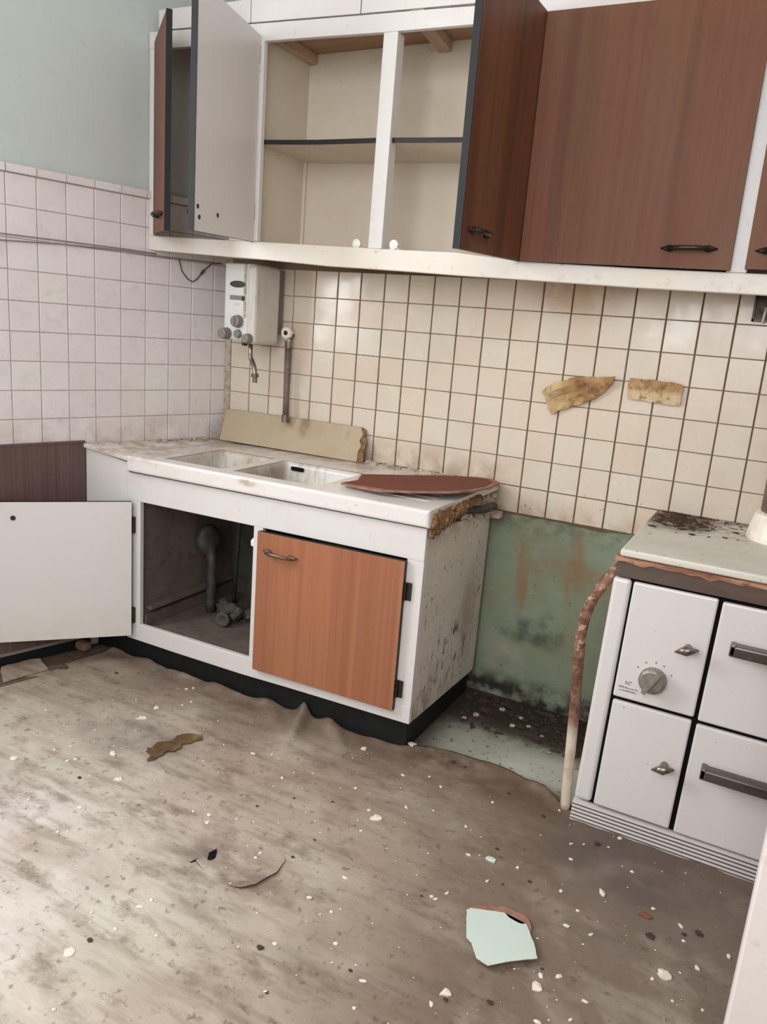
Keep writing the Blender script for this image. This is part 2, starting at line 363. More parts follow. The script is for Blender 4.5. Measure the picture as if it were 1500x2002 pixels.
rusty = M('rusty_painted_pipe', (206, 192, 174), 0.7, layers=[
    dict(scale=2, lo=0.5, hi=0.66, amt=0.4, col=(168, 140, 112), seed=5),
    dict(scale=2.5, lo=0.12, hi=0.36, amt=0.95, col=(128, 88, 64), seed=2, mask=[('Z', -11.8, -11.0)]),
    dict(scale=4, lo=0.45, hi=0.58, amt=0.9, col=(94, 58, 42), seed=3, mask=[('Z', -11.6, -10.8)]),
    dict(scale=6, lo=0.52, hi=0.62, amt=0.85, col=(190, 160, 134), seed=4, mask=[('Z', -9.6, -8.6)])], bump=(6, 0.5))
wood_strip_mat = M('rotten_wood_strip', (176, 132, 102), 0.85, layers=[
    dict(scale=(0.8, 4, 6), lo=0.4, hi=0.6, amt=0.8, col=(116, 72, 50)), dict(scale=4, lo=0.6, hi=0.7, amt=0.7, col=(74, 48, 34), seed=2)])
band_metal = M('tarnished_metal_band', (104, 86, 78), 0.42, 0.5, layers=[
    dict(scale=(0.5, 3, 3), lo=0.4, hi=0.65, amt=0.5, col=(84, 68, 60)), dict(scale=0.3, lo=0.4, hi=0.6, amt=0.5, col=(96, 92, 80), seed=3)])
flue_grey = M('brown_grey_flue', (132, 116, 102), 0.5, 0.3, layers=[dict(scale=1.2, lo=0.4, hi=0.65, amt=0.5, col=(104, 88, 76))])
flue_white = M('white_flue_collar', (232, 224, 212), 0.4, layers=[
    dict(scale=2, lo=0.5, hi=0.7, amt=0.4, col=(206, 184, 156)), dict(scale=3, lo=0.5, hi=0.62, amt=0.7, col=(130, 88, 62), seed=2, mask=[('Z', -5.5, -4.9)])])
hardboard_red = M('red_brown_hardboard', (112, 62, 46), 0.75, layers=[
    dict(scale=0.8, lo=0.4, hi=0.7, amt=0.4, col=(96, 50, 38)), dict(scale=6, lo=0.6, hi=0.7, amt=0.3, col=(134, 84, 64), seed=2)], spec=0.25)
hardboard_edge = M('hardboard_torn_edge', (150, 112, 92), 0.85, layers=[dict(scale=4, lo=0.4, hi=0.65, amt=0.6, col=(120, 82, 64))], spec=0.25)
shard_face = M('pale_mint_laminate', (194, 208, 198), 0.3, layers=[dict(scale=1, lo=0.5, hi=0.8, amt=0.2, col=(182, 196, 186))])
tape_mat = M('brown_stuck_paper', (190, 160, 110), 0.75, layers=[
    dict(scale=0.9, lo=0.4, hi=0.58, amt=0.85, col=(146, 104, 60)), dict(scale=2.6, lo=0.48, hi=0.62, amt=0.7, col=(116, 76, 44), seed=2),
    dict(scale=(1.0, 1, 1.6), lo=0.3, hi=0.5, amt=0.8, col=(210, 190, 146), seed=3, mask=[('X', 14.6, 13.7)])], bump=(4, 0.6, 0.01))
tape_mat2 = M('brown_torn_paper', (196, 170, 128), 0.75, layers=[
    dict(scale=1.2, lo=0.3, hi=0.52, amt=0.85, col=(158, 122, 78), seed=1, mask=[('Z', -2.35, -2.1)]),
    dict(scale=2.2, lo=0.42, hi=0.6, amt=0.8, col=(206, 186, 156), seed=3, mask=[('Z', -2.2, -2.4)]),
    dict(scale=5, lo=0.52, hi=0.62, amt=0.7, col=(128, 92, 58), seed=2)], bump=(4, 0.6, 0.01))
chip_white = M('white_paint_flake', (218, 208, 194), 0.6)
chip_mint = M('mint_flake', (196, 210, 200), 0.6)
chip_dark = M('dark_crumb', (62, 50, 42), 0.9)
chip_red = M('red_brown_crumb', (122, 76, 58), 0.9)
stain_scrap = M('brown_rotting_scrap', (92, 68, 42), 0.5, layers=[
    dict(scale=1.4, lo=0.35, hi=0.6, amt=0.8, col=(128, 112, 72), seed=1, mask=[('X', 6.0, 6.5)]), dict(scale=4, lo=0.5, hi=0.65, amt=0.7, col=(60, 38, 20), seed=2)])
brick_mat = M('dusty_brick_lump', (112, 94, 72), 0.95, layers=[dict(scale=2, lo=0.4, hi=0.6, amt=0.6, col=(132, 100, 80)), dict(scale=5, lo=0.55, hi=0.7, amt=0.5, col=(80, 68, 52), seed=2)], bump=(4, 0.6, 0.01))
cable_mat = M('grey_cable', (132, 122, 118), 0.6)
wire_dark = M('dark_wire', (74, 66, 60), 0.6)
door_paint = M('white_door_paint', (222, 214, 210), 0.45, layers=[dict(scale=3, lo=0.62, hi=0.72, amt=0.3, col=(180, 168, 158))], bump=(3, 0.15))

# ------------------------------------------------------------------ mesh helpers
ORG = {}


class MB:
    """Collects shapes in grid units, then links them as one mesh object."""

    def __init__(s):
        s.v, s.f, s.mi = [], [], []

    def add(s, verts, faces, mi=0):
        b = len(s.v)
        s.v += [Vector(v) for v in verts]
        s.f += [tuple(b + i for i in f) for f in faces]
        s.mi += [mi] * len(faces)
        return s

    def box(s, x0, x1, y0, y1, z0, z1, mi=0):
        v = [(x, y, z) for x in (x0, x1) for y in (y0, y1) for z in (z0, z1)]
        return s.add(v, [(0, 1, 3, 2), (4, 6, 7, 5), (0, 4, 5, 1), (2, 3, 7, 6), (0, 2, 6, 4), (1, 5, 7, 3)], mi)

    def obox(s, o, ax, ay, az, mi=0):
        o, ax, ay, az = map(Vector, (o, ax, ay, az))
        v = [o + ax * i + ay * j + az * k for i in (0, 1) for j in (0, 1) for k in (0, 1)]
        return s.add(v, [(0, 1, 3, 2), (4, 6, 7, 5), (0, 4, 5, 1), (2, 3, 7, 6), (0, 2, 6, 4), (1, 5, 7, 3)], mi)

    def prism(s, poly, off, mi=0):
        """poly: list of 3-D points, off: extrusion vector."""
        n = len(poly)
        off = Vector(off)
        v = [Vector(p) for p in poly] + [Vector(p) + off for p in poly]
        f = [tuple(range(n)), tuple(range(2 * n - 1, n - 1, -1))]
        f += [(i, i + n, (i + 1) % n + n, (i + 1) % n) for i in range(n)]
        return s.add(v, f, mi)

    def strip(s, top, bot, off, mi=0):
        """a board between two polylines of equal length, extruded by off."""
        n = len(top)
        off = Vector(off)
        T, B = [Vector(p) for p in top], [Vector(p) for p in bot]
        v = T + B + [p + off for p in T] + [p + off for p in B]
        f = []
        for i in range(n - 1):
            f += [(i, i + 1, n + i + 1, n + i), (2 * n + i, 3 * n + i, 3 * n + i + 1, 2 * n + i + 1),
                  (i, 2 * n + i, 2 * n + i + 1, i + 1), (n + i, n + i + 1, 3 * n + i + 1, 3 * n + i)]
        f += [(0, n, 3 * n, 2 * n), (n - 1, 3 * n - 1, 4 * n - 1, 2 * n - 1)]
        return s.add(v, f, mi)

    def tube(s, path, r, n=12, mi=0, caps=True):
        P = [Vector(p) for p in path]
        k = len(P)
        rs = r if isinstance(r, (list, tuple)) else [r] * k
        up = None
        v, f = [], []
        for i in range(k):
            t = (P[min(i + 1, k - 1)] - P[max(i - 1, 0)]).normalized()
            if up is None:
                a = Vector((0, 0, 1)) if abs(t.z) < 0.9 else Vector((1, 0, 0))
                up = (a - t * a.dot(t)).normalized()
            else:
                up = (up - t * up.dot(t)).normalized()
            sd = t.cross(up)
            for j in range(n):
                a = 2 * math.pi * j / n
                v.append(P[i] + (up * math.cos(a) + sd * math.sin(a)) * rs[i])
        for i in range(k - 1):
            for j in range(n):
                f.append((i * n + j, i * n + (j + 1) % n, (i + 1) * n + (j + 1) % n, (i + 1) * n + j))
        if caps:
            f += [tuple(range(n))[::-1], tuple((k - 1) * n + j for j in range(n))]
        return s.add(v, f, mi)

    def lathe(s, c, axis, prof, n=24, mi=0, sx=1.0):
        """prof: (distance along axis, radius)."""
        ax = Vector(axis).normalized()
        a = Vector((0, 0, 1)) if abs(ax.z) < 0.9 else Vector((1, 0, 0))
        u = (a - ax * a.dot(ax)).normalized()
        w = ax.cross(u)
        c = Vector(c)
        v, f = [], []
        for h, r in prof:
            for j in range(n):
                t = 2 * math.pi * j / n
                v.append(c + ax * h + u * (math.cos(t) * r) + w * (math.sin(t) * r * sx))
        for i in range(len(prof) - 1):
            for j in range(n):
                f.append((i * n + j, i * n + (j + 1) % n, (i + 1) * n + (j + 1) % n, (i + 1) * n + j))
        f += [tuple(range(n))[::-1], tuple((len(prof) - 1) * n + j for j in range(n))]
        return s.add(v, f, mi)

    def lump(s, c, r, seed, amp=0.25, sub=2, mi=0):
        bm = bmesh.new()
        bmesh.ops.create_icosphere(bm, subdivisions=sub, radius=1)
        r = r if isinstance(r, (tuple, list)) else (r, r, r)
        vs = []
        for q in bm.verts:
            k = 1 + amp * noise.noise(q.co * 1.7 + Vector((seed * 7.3, seed * 3.1, seed)))
            k += amp * 0.5 * noise.noise(q.co * 4.1 + Vector((seed, 0, seed * 2)))
            vs.append((c[0] + q.co.x * r[0] * k, c[1] + q.co.y * r[1] * k, c[2] + q.co.z * r[2] * k))
        bm.verts.index_update()
        fs = [[q.index for q in fc.verts] for fc in bm.faces]
        bm.free()
        return s.add(vs, fs, mi)

    def build(s, name, mats, parent=None, bevel=0.0, smooth=False, seg=2, xf=None):
        org = Vector(ORG.get(parent.name, (0, 0, 0))) if parent else None
        pts = [xf(v) if xf else v for v in s.v]
        pts = [W(v) for v in pts]
        if parent is None:
            lo = Vector([min(p[i] for p in pts) for i in range(3)])
            hi = Vector([max(p[i] for p in pts) for i in range(3)])
            org = Vector(((lo.x + hi.x) / 2, (lo.y + hi.y) / 2, lo.z))
        me = bpy.data.meshes.new(name)
        me.from_pydata([p - org for p in pts], [], s.f)
        for m in (mats if isinstance(mats, (list, tuple)) else [mats]):
            me.materials.append(m)
        me.polygons.foreach_set('material_index', s.mi)
        if smooth:
            me.polygons.foreach_set('use_smooth', [True] * len(me.polygons))
        bm = bmesh.new()
        bm.from_mesh(me)
        bmesh.ops.recalc_face_normals(bm, faces=bm.faces)
        bm.to_mesh(me)
        bm.free()
        me.update()
        o = bpy.data.objects.new(name, me)
        COL.objects.link(o)
        if parent:
            o.parent = parent
        else:
            o.location = org
        ORG[o.name] = org
        if bevel:
            b = o.modifiers.new('bevel', 'BEVEL')
            b.width = bevel * U
            b.segments = seg
            b.limit_method = 'ANGLE'
            b.angle_limit = math.radians(40)
            b.harden_normals = False
        return o


def empty(name, p):
    o = bpy.data.objects.new(name, None)
    COL.objects.link(o)
    o.location = W(p)
    o.empty_display_size = 0.05
    ORG[o.name] = W(p)
    return o


def tag(o, label, cat, group=None):
    o['label'] = label
    o['category'] = cat
    if group:
        o['group'] = group
    return o


def struct(o):
    o['kind'] = 'structure'
    return o


def sheet(name, outline, mats, parent=None, thick=0.03, amp=0.0, cuts=3, freq=1.0, seed=0, lift=None, jag=0.0, xf=None, face=None):
    """A thin irregular sheet from a closed outline (grid units), wavy by noise, with real thickness along its normal."""
    P = [Vector(p) for p in outline]
    n = Vector((0, 0, 0))
    for i in range(len(P)):
        n += P[i].cross(P[(i + 1) % len(P)])
    n.normalize()
    if face and n.dot(Vector(face)) < 0:
        P.reverse()
        n = -n
    rs = random.Random(seed + 11)
    if jag:
        Q = []
        for i in range(len(P)):
            a, b = P[i], P[(i + 1) % len(P)]
            Q.append(a)
            for k in (0.33, 0.66):
                Q.append(a.lerp(b, k) + Vector((rs.uniform(-jag, jag), rs.uniform(-jag, jag), rs.uniform(-jag, jag))))
        c = sum(P, Vector()) / len(P)
        P = [q - n * (q - c).dot(n) + n * (P[i // 3] - c).dot(n) for i, q in enumerate(Q)]
    bm = bmesh.new()
    vs = [bm.verts.new(p) for p in P]
    bm.faces.new(vs)
    bmesh.ops.triangulate(bm, faces=bm.faces)
    if cuts:
        bmesh.ops.subdivide_edges(bm, edges=bm.edges, cuts=cuts, use_grid_fill=True)
    if amp or lift:
        for v in bm.verts:
            k = amp * noise.noise(v.co * freq + Vector((seed, seed * 2.1, 0)))
            if lift:
                k += lift(v.co)
            v.co += n * k
    bm.verts.index_update()
    nv = len(bm.verts)
    top = [v.co + n * thick for v in bm.verts]
    bot = [v.co.copy() for v in bm.verts]
    fs = [[v.index for v in f.verts] for f in bm.faces]
    mb = MB()
    mb.add(top + bot, fs + [[i + nv for i in reversed(f)] for f in fs])
    rim = [(e.verts[0].index, e.verts[1].index) for e in bm.edges if len(e.link_faces) == 1]
    base = len(mb.f)
    mb.f += [(a, b, b + nv, a + nv) for a, b in rim]
    mb.mi += [1 if isinstance(mats, (list, tuple)) and len(mats) > 1 else 0] * len(rim)
    bm.free()
    return mb.build(name, mats, parent, xf=xf)


def lw(d, off, z):
    """a point on the left wall: d along it from the corner, off into the room."""
    p = LD * d + LN * off
    return (p.x, p.y, z)


def ipol(x, pts):
    if x <= pts[0][0]:
        return pts[0][1]
    for (a, b), (c, d) in zip(pts, pts[1:]):
        if x <= c:
            return b + (d - b) * (x - a) / (c - a)
    return pts[-1][1]


# ------------------------------------------------------------------ the room
CEIL = 15.5
struct(MB().box(-16, 29, -37, 1.2, FZ - 0.8, FZ - 0.05).build('floor', subfloor_mat))
floor = bpy.data.objects['floor']
struct(MB().box(-16, 29, -37, 1.2, CEIL, CEIL + 0.8).build('ceiling', ceiling_mat))
wall_back = struct(MB().box(-1.5, 29, 0.12, 1.2, FZ - 0.05, CEIL).build('wall_back', wall_paint))
wall_right = struct(MB().box(28.2, 29.2, -37, 0.12, FZ - 0.05, CEIL).build('wall_right', room_white))
mb = MB()
mb.box(-16, W2['x0'], -37, -36, FZ - 0.05, CEIL).box(W2['x1'], 28.2, -37, -36, FZ - 0.05, CEIL)
mb.box(W2['x0'], W2['x1'], -37, -36, FZ - 0.05, W2['z0']).box(W2['x0'], W2['x1'], -37, -36, W2['z1'], CEIL)
struct(mb.build('wall_rear', room_white))
mb = MB()


def lwbox(mb, d0, d1, o0, o1, z0, z1, mi=0):
    return mb.obox(lw(d0, o0, z0), LD * (d1 - d0), LN * (o1 - o0), (0, 0, z1 - z0), mi)


lwbox(mb, 0, W1['d0'], -1.2, -0.12, FZ - 0.05, CEIL)
lwbox(mb, W1['d1'], 38.5, -1.2, -0.12, FZ - 0.05, CEIL)
lwbox(mb, W1['d0'], W1['d1'], -1.2, -0.12, FZ - 0.05, W1['z0'])
lwbox(mb, W1['d0'], W1['d1'], -1.2, -0.12, W1['z1'], CEIL)
wall_left = struct(mb.build('wall_left', wall_paint))
# window frames (both outside the picture, the rear one added for fill light)
mb = MB()
for d in (W1['d0'], (W1['d0'] + W1['d1']) / 2 - 0.25, W1['d1'] - 0.5):
    lwbox(mb, d, d + 0.5, -0.75, -0.45, W1['z0'], W1['z1'])
for z in (W1['z0'], W1['z1'] - 0.5):
    lwbox(mb, W1['d0'], W1['d1'], -0.75, -0.45, z, z + 0.5)
struct(mb.build('window_1', white_paint))
mb = MB()
for x in (W2['x0'], (W2['x0'] + W2['x1']) / 2 - 0.25, W2['x1'] - 0.5):
    mb.box(x, x + 0.5, -36.7, -36.4, W2['z0'], W2['z1'])
for z in (W2['z0'], W2['z1'] - 0.5):
    mb.box(W2['x0'], W2['x1'], -36.7, -36.4, z, z + 0.5)
struct(mb.build('fill_window', white_paint))

# tile bed and tiles of the back wall
X0 = 4.299
mb = MB()
mb.prism([(0.02, 0.12, 1.6), (24.3, 0.12, 1.6), (24.3, 0.12, -7.0), (17.7, 0.12, -6.86), (17.0, 0.12, -7.0), (16.2, 0.12, -7.08), (15.3, 0.12, -7.03),
          (14.3, 0.12, -7.0), (13.3, 0.12, -7.02), (12.4, 0.12, -7.06), (0.02, 0.12, -7.06)], (0, -0.11, 0))
mb.build('tile_bed', grout_dark, wall_back)
MB().box(-0.0, 0.30, -0.03, 0.12, -6.2, 1.3).build('corner_plaster', mortar, wall_back)
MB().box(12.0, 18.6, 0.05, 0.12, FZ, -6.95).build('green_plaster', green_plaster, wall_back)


def tile_mesh(name, w, h, dep, mat):
    """pillow-edged tile lying in the local x-z plane, facing -y."""
    me = bpy.data.meshes.new(name)
    b = 0.016
    v = []
    for ins, y in ((0, 0.0), (0, -dep * 0.55), (b, -dep)):
        v += [((-w / 2 + ins) * U, y * U, (-h / 2 + ins) * U), ((w / 2 - ins) * U, y * U, (-h / 2 + ins) * U),
              ((w / 2 - ins) * U, y * U, (h / 2 - ins) * U), ((-w / 2 + ins) * U, y * U, (h / 2 - ins) * U)]
    f = [(8, 9, 10, 11)]
    for a in (0, 4):
        for i in range(4):
            j = (i + 1) % 4
            f.append((a + i, a + j, a + 4 + j, a + 4 + i))
    me.from_pydata(v, [], f)
    me.materials.append(mat)
    me.update()
    return me


def put_tile(name, me, p, rotz, parent):
    o = bpy.data.objects.new(name, me)
    COL.objects.link(o)
    o.parent = parent
    o.location = W(p) - ORG[parent.name]
    o.rotation_euler = (random.gauss(0, 0.006), random.gauss(0, 0.003), rotz + random.gauss(0, 0.006))
    return o


tme = tile_mesh('tile', 0.957, 0.98, 0.05, tile_cream)
tme_cut = tile_mesh('tile_low', 0.955, 0.93, 0.05, tile_cream)
for j in range(-1, 7):
    for i in range(-4, 19):
        x = X0 + i + 0.5
        zc = -(j + 0.5)
        if j == 6 and (x < 12.2 or x > 18.6):
            continue
        if j == 6:
            put_tile('tile', tme_cut, (x, 0.03, zc + 0.015), 0, wall_back)
        else:
            put_tile('tile', tme, (x, 0.03, zc), 0, wall_back)

# tile bed and tiles of the left wall
D0 = 0.668
mb = MB()
lwbox(mb, 0, 14.7, -0.12, -0.01, -6.4, 3.02)
mb.build('tile_bed', grout_left, wall_left)
lme = tile_mesh('tile_left', 0.974, 0.978, 0.035, tile_left)
lme_c = tile_mesh('tile_left_cut', 0.63, 0.972, 0.04, tile_left)
trm = tile_mesh('trim_tile', 0.985, 0.27, 0.14, tile_left)
rotL = math.atan2(LN.y, LN.x) + math.pi / 2
for j in range(-3, 6):
    for k in range(-1, 14):
        d = D0 + k + 0.5
        if k == -1:
            put_tile('tile', lme_c, lw(0.335, -0.02, -(j + 0.5)), rotL, wall_left)
        else:
            put_tile('tile', lme, lw(d, -0.02, -(j + 0.5)), rotL, wall_left)
for k in range(0, 14):
    put_tile('trim_tile', trm, lw(D0 + k + 0.5, -0.03, 3.15), rotL, wall_left)

# linoleum with its cut edge, folds and curls
EDGE = [(-0.55, -5.62), (0.5, -5.64), (1.9, -5.68), (4.4, -5.72), (6.6, -5.7), (8.2, -5.56), (8.7, -5.62), (9.7, -5.72), (10.9, -5.66),
        (12.1, -5.55), (12.45, -5.3), (12.85, -5.02), (13.85, -4.84), (15.57, -4.86), (16.6, -5.1), (17.6, -5.8), (18.2, -5.95), (28, -5.95)]


def ridge(x, y, a, b, h, w):
    ax, ay = a
    bx, by = b
    dx, dy = bx - ax, by - ay
    t = max(0, min(1, ((x - ax) * dx + (y - ay) * dy) / (dx * dx + dy * dy)))
    q = math.hypot(x - ax - t * dx, y - ay - t * dy)
    return h * (1 - t) ** 1.3 * math.exp(-(q / w) ** 2)


def lino_h(x, y, ye):
    dist = ye - y
    h = 0.06 + 0.035 * noise.noise(Vector((x * 0.5, y * 0.9, 0.3))) + 0.012 * noise.noise(Vector((x * 1.7, y * 2.6, 4)))
    h += (0.10 + 0.10 * noise.noise(Vector((x * 1.1, 0, 9)))) * math.exp(-(dist / 0.25) ** 2)
    h += ridge(x, y, (8.35, -5.5), (9.2, -8.2), 0.42, 0.22)
    h += ridge(x, y, (9.3, -5.5), (11.2, -7.2), 0.26, 0.25)
    h += ridge(x, y, (6.9, -5.6), (8.4, -6.9), 0.12, 0.3)
    h += ridge(x, y, (4.6, -5.7), (6.8, -6.4), 0.08, 0.22)
    h -= 0.05 * math.exp(-(((x - 8.95) / 0.25) ** 2 + ((y + 6.3) / 0.7) ** 2))
    h += ridge(x, y, (10.2, -13.0), (13.0, -11.6), 0.07, 0.35)
    h += 0.08 * math.exp(-(((x - 0.2) / 0.8) ** 2 + ((y + 6.2) / 0.35) ** 2))
    return max(h, 0.015)


NS, NT = 260, 190
mb = MB()
vs = []
for b in range(NT + 1):
    t = b / NT
    g = 0.42 * t + 0.58 * t * t * t
    for a in range(NS + 1):
        s = a / NS
        xn = -0.55 + s * 28.7
        ye = ipol(xn, EDGE) + 0.03 * noise.noise(Vector((xn * 3.1, 1, 2)))
        y = ye + (-35.9 - ye) * g
        xl = max(-0.55 + 0.247 * (y + 5.62), -7.6) + 0.05 * noise.noise(Vector((0, y * 1.3, 5)))
        x = xl + s * (28.15 - xl)
        vs.append((x, y, FZ + lino_h(x, y, ye)))
nv = len(vs)
fs = []
for b in range(NT):
    for a in range(NS):
        i = b * (NS + 1) + a
        fs.append((i, i + 1, i + NS + 2, i + NS + 1))
mb.add(vs, fs)
rim = [(a, a + 1) for a in range(NS)] + [(b * (NS + 1), (b + 1) * (NS + 1)) for b in range(NT)]
for a, b in rim:                                   # the sheet's cut edge
    k = len(mb.v)
    mb.v += [Vector(vs[a]) - Vector((0, 0, 0.055)), Vector(vs[b]) - Vector((0, 0, 0.055))]
    mb.f.append((a, b, k + 1, k))
    mb.mi.append(1)
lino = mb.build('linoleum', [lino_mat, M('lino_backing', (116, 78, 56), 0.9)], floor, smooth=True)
MB().box(9.8, 18.6, -5.6, 0.05, FZ - 0.05, FZ).build('stone_slab', slab_mat, floor)
sheet('loose_flap', [(10.3, -13.25, FZ + 0.05), (11.1, -13.5, FZ + 0.0), (11.75, -13.35, FZ + 0.06), (12.0, -13.1, FZ + 0.07), (12.18, -12.5, FZ + 0.07), (12.08, -12.0, FZ + 0.05),
                     (11.72, -11.46, FZ), (10.43, -12.4, FZ)], [lino_mat, chip_dark], lino, 0.03, 0.02, 3, 1.2, 3, face=(0, 0, 1),
      lift=lambda c: 0.12 * math.exp(-((c.x - 10.35) ** 2 + (c.y + 13.05) ** 2) / 0.12) + 0.05 * math.exp(-((c.x - 12.1) ** 2 + (c.y + 12.8) ** 2) / 0.3))
sheet('torn_hole', [(10.2, -13.35, FZ + 0.1), (10.3, -13.05, FZ + 0.13), (10.44, -12.62, FZ + 0.13), (10.52, -12.72, FZ + 0.13), (10.46, -13.0, FZ + 0.13), (10.62, -12.9, FZ + 0.12), (10.5, -13.15, FZ + 0.12), (10.36, -13.22, FZ + 0.11)],
      [black_gap], lino, 0.01, 0, 1, jag=0.02, face=(0, 0, 1))
# bare boards along the left wall, where the linoleum stops
for k in range(2):
    o = MB()
    d0, d1 = 4.9, 14.8
    lwbox(o, d0, d1, 0.28 + k * 0.72, 0.28 + k * 0.72 + 0.68, FZ - 0.05, FZ + 0.02 + 0.04 * k)
    o.build('floorboard', subfloor_mat, floor, 0.02)

# open door leaf at the right edge of the picture
dr = empty('door_1', (25, -13.2, FZ))
struct(dr)
MB().box(22.02, 28.1, -13.3, -12.95, FZ + 0.06, 4.3).build('door_leaf', door_paint, dr, 0.05)
for z in (-11, -4.5, 2.6):
    MB().box(28.06, 28.2, -13.25, -13.0, z, z + 0.9).build('hinge', chrome_worn, dr)

# ------------------------------------------------------------------ wall cabinet
UY = lambda x: -3.4 + 0.02 * (x + 1)


def uf(x, z, dy=0.0):
    return (x, UY(x) + dy, z)


FB = [(-1.02, 1.22), (1.4, 1.13), (2.4, 1.09), (4.3, 1.03), (6.8, 0.91), (8.0, 0.89), (9.8, 0.85), (11.5, 0.80), (13.8, 0.76), (16.9, 0.69), (19.9, 0.66), (25.0, 0.6)]
FT = [(-1.02, 1.73), (2.3, 1.65), (4.1, 1.62), (6.75, 1.56), (7.9, 1.53), (9.0, 1.51), (11.3, 1.48), (13.4, 1.29), (16.8, 1.22), (19.2, 1.2), (25.0, 1.15)]
RB = [(-1.02, 8.0), (0.1, 7.95), (3.8, 7.87), (5.9, 7.83), (8.3, 7.77), (11.3, 7.74), (13.4, 7.8), (25, 7.8)]
RT = [(-1.02, 8.53), (0.1, 8.5), (3.3, 8.42), (5.9, 8.35), (7.5, 8.31), (9.9, 8.26), (11.3, 8.22), (25, 8.15)]
wc = empty('wall_cabinet', (11, -1.6, 1.0))
tag(wc, 'long white wall cabinet with brown veneer doors hung above the sink', 'cabinet')
xs = sorted(set([p[0] for p in FB] + [p[0] for p in FT] + [0.5, 3.2, 5.5, 10.5, 12.5, 15, 18, 22]))
MB().strip([uf(x, ipol(x, FT)) for x in xs], [uf(x, ipol(x, FB)) for x in xs], (0, 0.22, 0)).build('bottom_rail', fascia_paint, wc, 0.03)
xs = sorted(set([p[0] for p in RB] + [p[0] for p in RT]))
MB().strip([uf(x, ipol(x, RT)) for x in xs], [uf(x, ipol(x, RB)) for x in xs], (0, 0.2, 0)).build('top_rail', white_paint, wc, 0.02)


def stile(x0, x1, dy=0.0, lean=0.0, mat=white_paint, th=0.2):
    z0, z1 = ipol((x0 + x1) / 2, FT), ipol((x0 + x1) / 2, RB)
    MB().prism([uf(x0, z0, dy), uf(x1, z0, dy), uf(x1 + lean, z1, dy), uf(x0 + lean, z1, dy)], (0, th, 0)).build('stile', mat, wc, 0.02)


stile(-1.0, -0.79)
stile(2.7, 3.92)
stile(8.27, 8.76, 0.01, 0.04, th=0.45)
stile(13.12, 13.5)
stile(19.05, 19.55)
stile(24.6, 25.0)
mb = MB()                                         # carcass
xs = [-0.95, 2.4, 4.3, 6.8, 9.8, 13.8, 16.9, 19.9, 25.0]
mb.strip([(x, UY(x) + 0.2, ipol(x, FT) - 0.02) for x in xs], [(x, -0.02 - max(0, -0.3 * x), ipol(x, FT) - 0.02) for x in xs], (0, 0, -0.14))
mb.build('bottom_board', inner_paint, wc)
MB().box(-0.2, 25, -0.14, -0.04, 1.3, 8.5).build('back_panel', inner_paint, wc)
MB().box(-0.7, 25, -3.15, -0.05, 8.45, 8.58).build('top_board', plank_brown, wc)
MB().box(3.42, 3.62, -3.2, -0.14, 1.55, 8.45).build('partition', inner_paint, wc)
MB().box(13.25, 13.4, -3.05, -0.14, 1.3, 8.45).build('partition', inner_paint, wc)
MB().box(19.2, 19.4, -2.9, -0.14, 1.2, 8.45).build('partition', inner_paint, wc)
MB().prism([(8.75, -0.14, 8.12), (9.22, -0.14, 8.12), (9.22, -0.14, 8.45), (8.75, -0.14, 8.45)], (0.35, -2.95, 0)).build('batten', plank_pale, wc, 0.02)
MB().prism([(3.62, -0.14, 8.1), (3.95, -0.14, 8.1), (3.95, -0.14, 8.45), (3.62, -0.14, 8.45)], (0, -2.95, 0)).build('batten', plank_pale, wc, 0.02)
MB().box(3.62, 3.74, -0.26, -0.14, 1.55, 4.85).build('batten', inner_paint, wc, 0.01)
shx = [3.62, 5.0, 6.0, 7.0, 8.3, 10, 13.25]
shz = [4.94, 4.89, 4.86, 4.85, 4.84, 4.79, 4.7]
MB().strip([(x, -3.0, z) for x, z in zip(shx, shz)], [(x, -0.14, z) for x, z in zip(shx, shz)], (0, 0, -0.13)).build('shelf', inner_paint, wc)
MB().strip([(x, -3.05, z + 0.01) for x, z in zip(shx, shz)], [(x, -3.05, z - 0.13) for x, z in zip(shx, shz)], (0, 0.06, 0)).build('shelf_edge', shelf_edge, wc)
for x in (7.78, 9.15):
    mb = MB()
    mb.lathe((x, -3.02, 1.66), (0, -1, 0), [(0, 0.15), (0.1, 0.15), (0.12, 0.1), (0.14, 0.06)], 16)
    mb.box(x - 0.16, x + 0.16, -3.05, -2.75, 1.5, 1.56)
    mb.build('door_catch', plastic_white, wc)
# boarding between the cabinet and the ceiling
SZ = [(-0.62, 9.18), (0.8, 9.14), (3.5, 9.1), (7.42, 9.05), (7.5, 9.05), (13.4, 9.0), (25, 9.0)]
for a, b in ((-0.62, 3.3), (3.33, 7.43), (7.47, 13.2), (13.24, 19.2), (19.24, 25)):
    MB().prism([uf(a, ipol(a, RT) + 0.05, 0.02), uf(b, ipol(b, RT) + 0.05, 0.02), uf(b, 12.5 if a > 3 else 9.16, 0.02), uf(a, 12.5 if a > 3 else 9.2, 0.02)], (0, 0.15, 0)).build('upper_panel', white_paint, wc, 0.015)


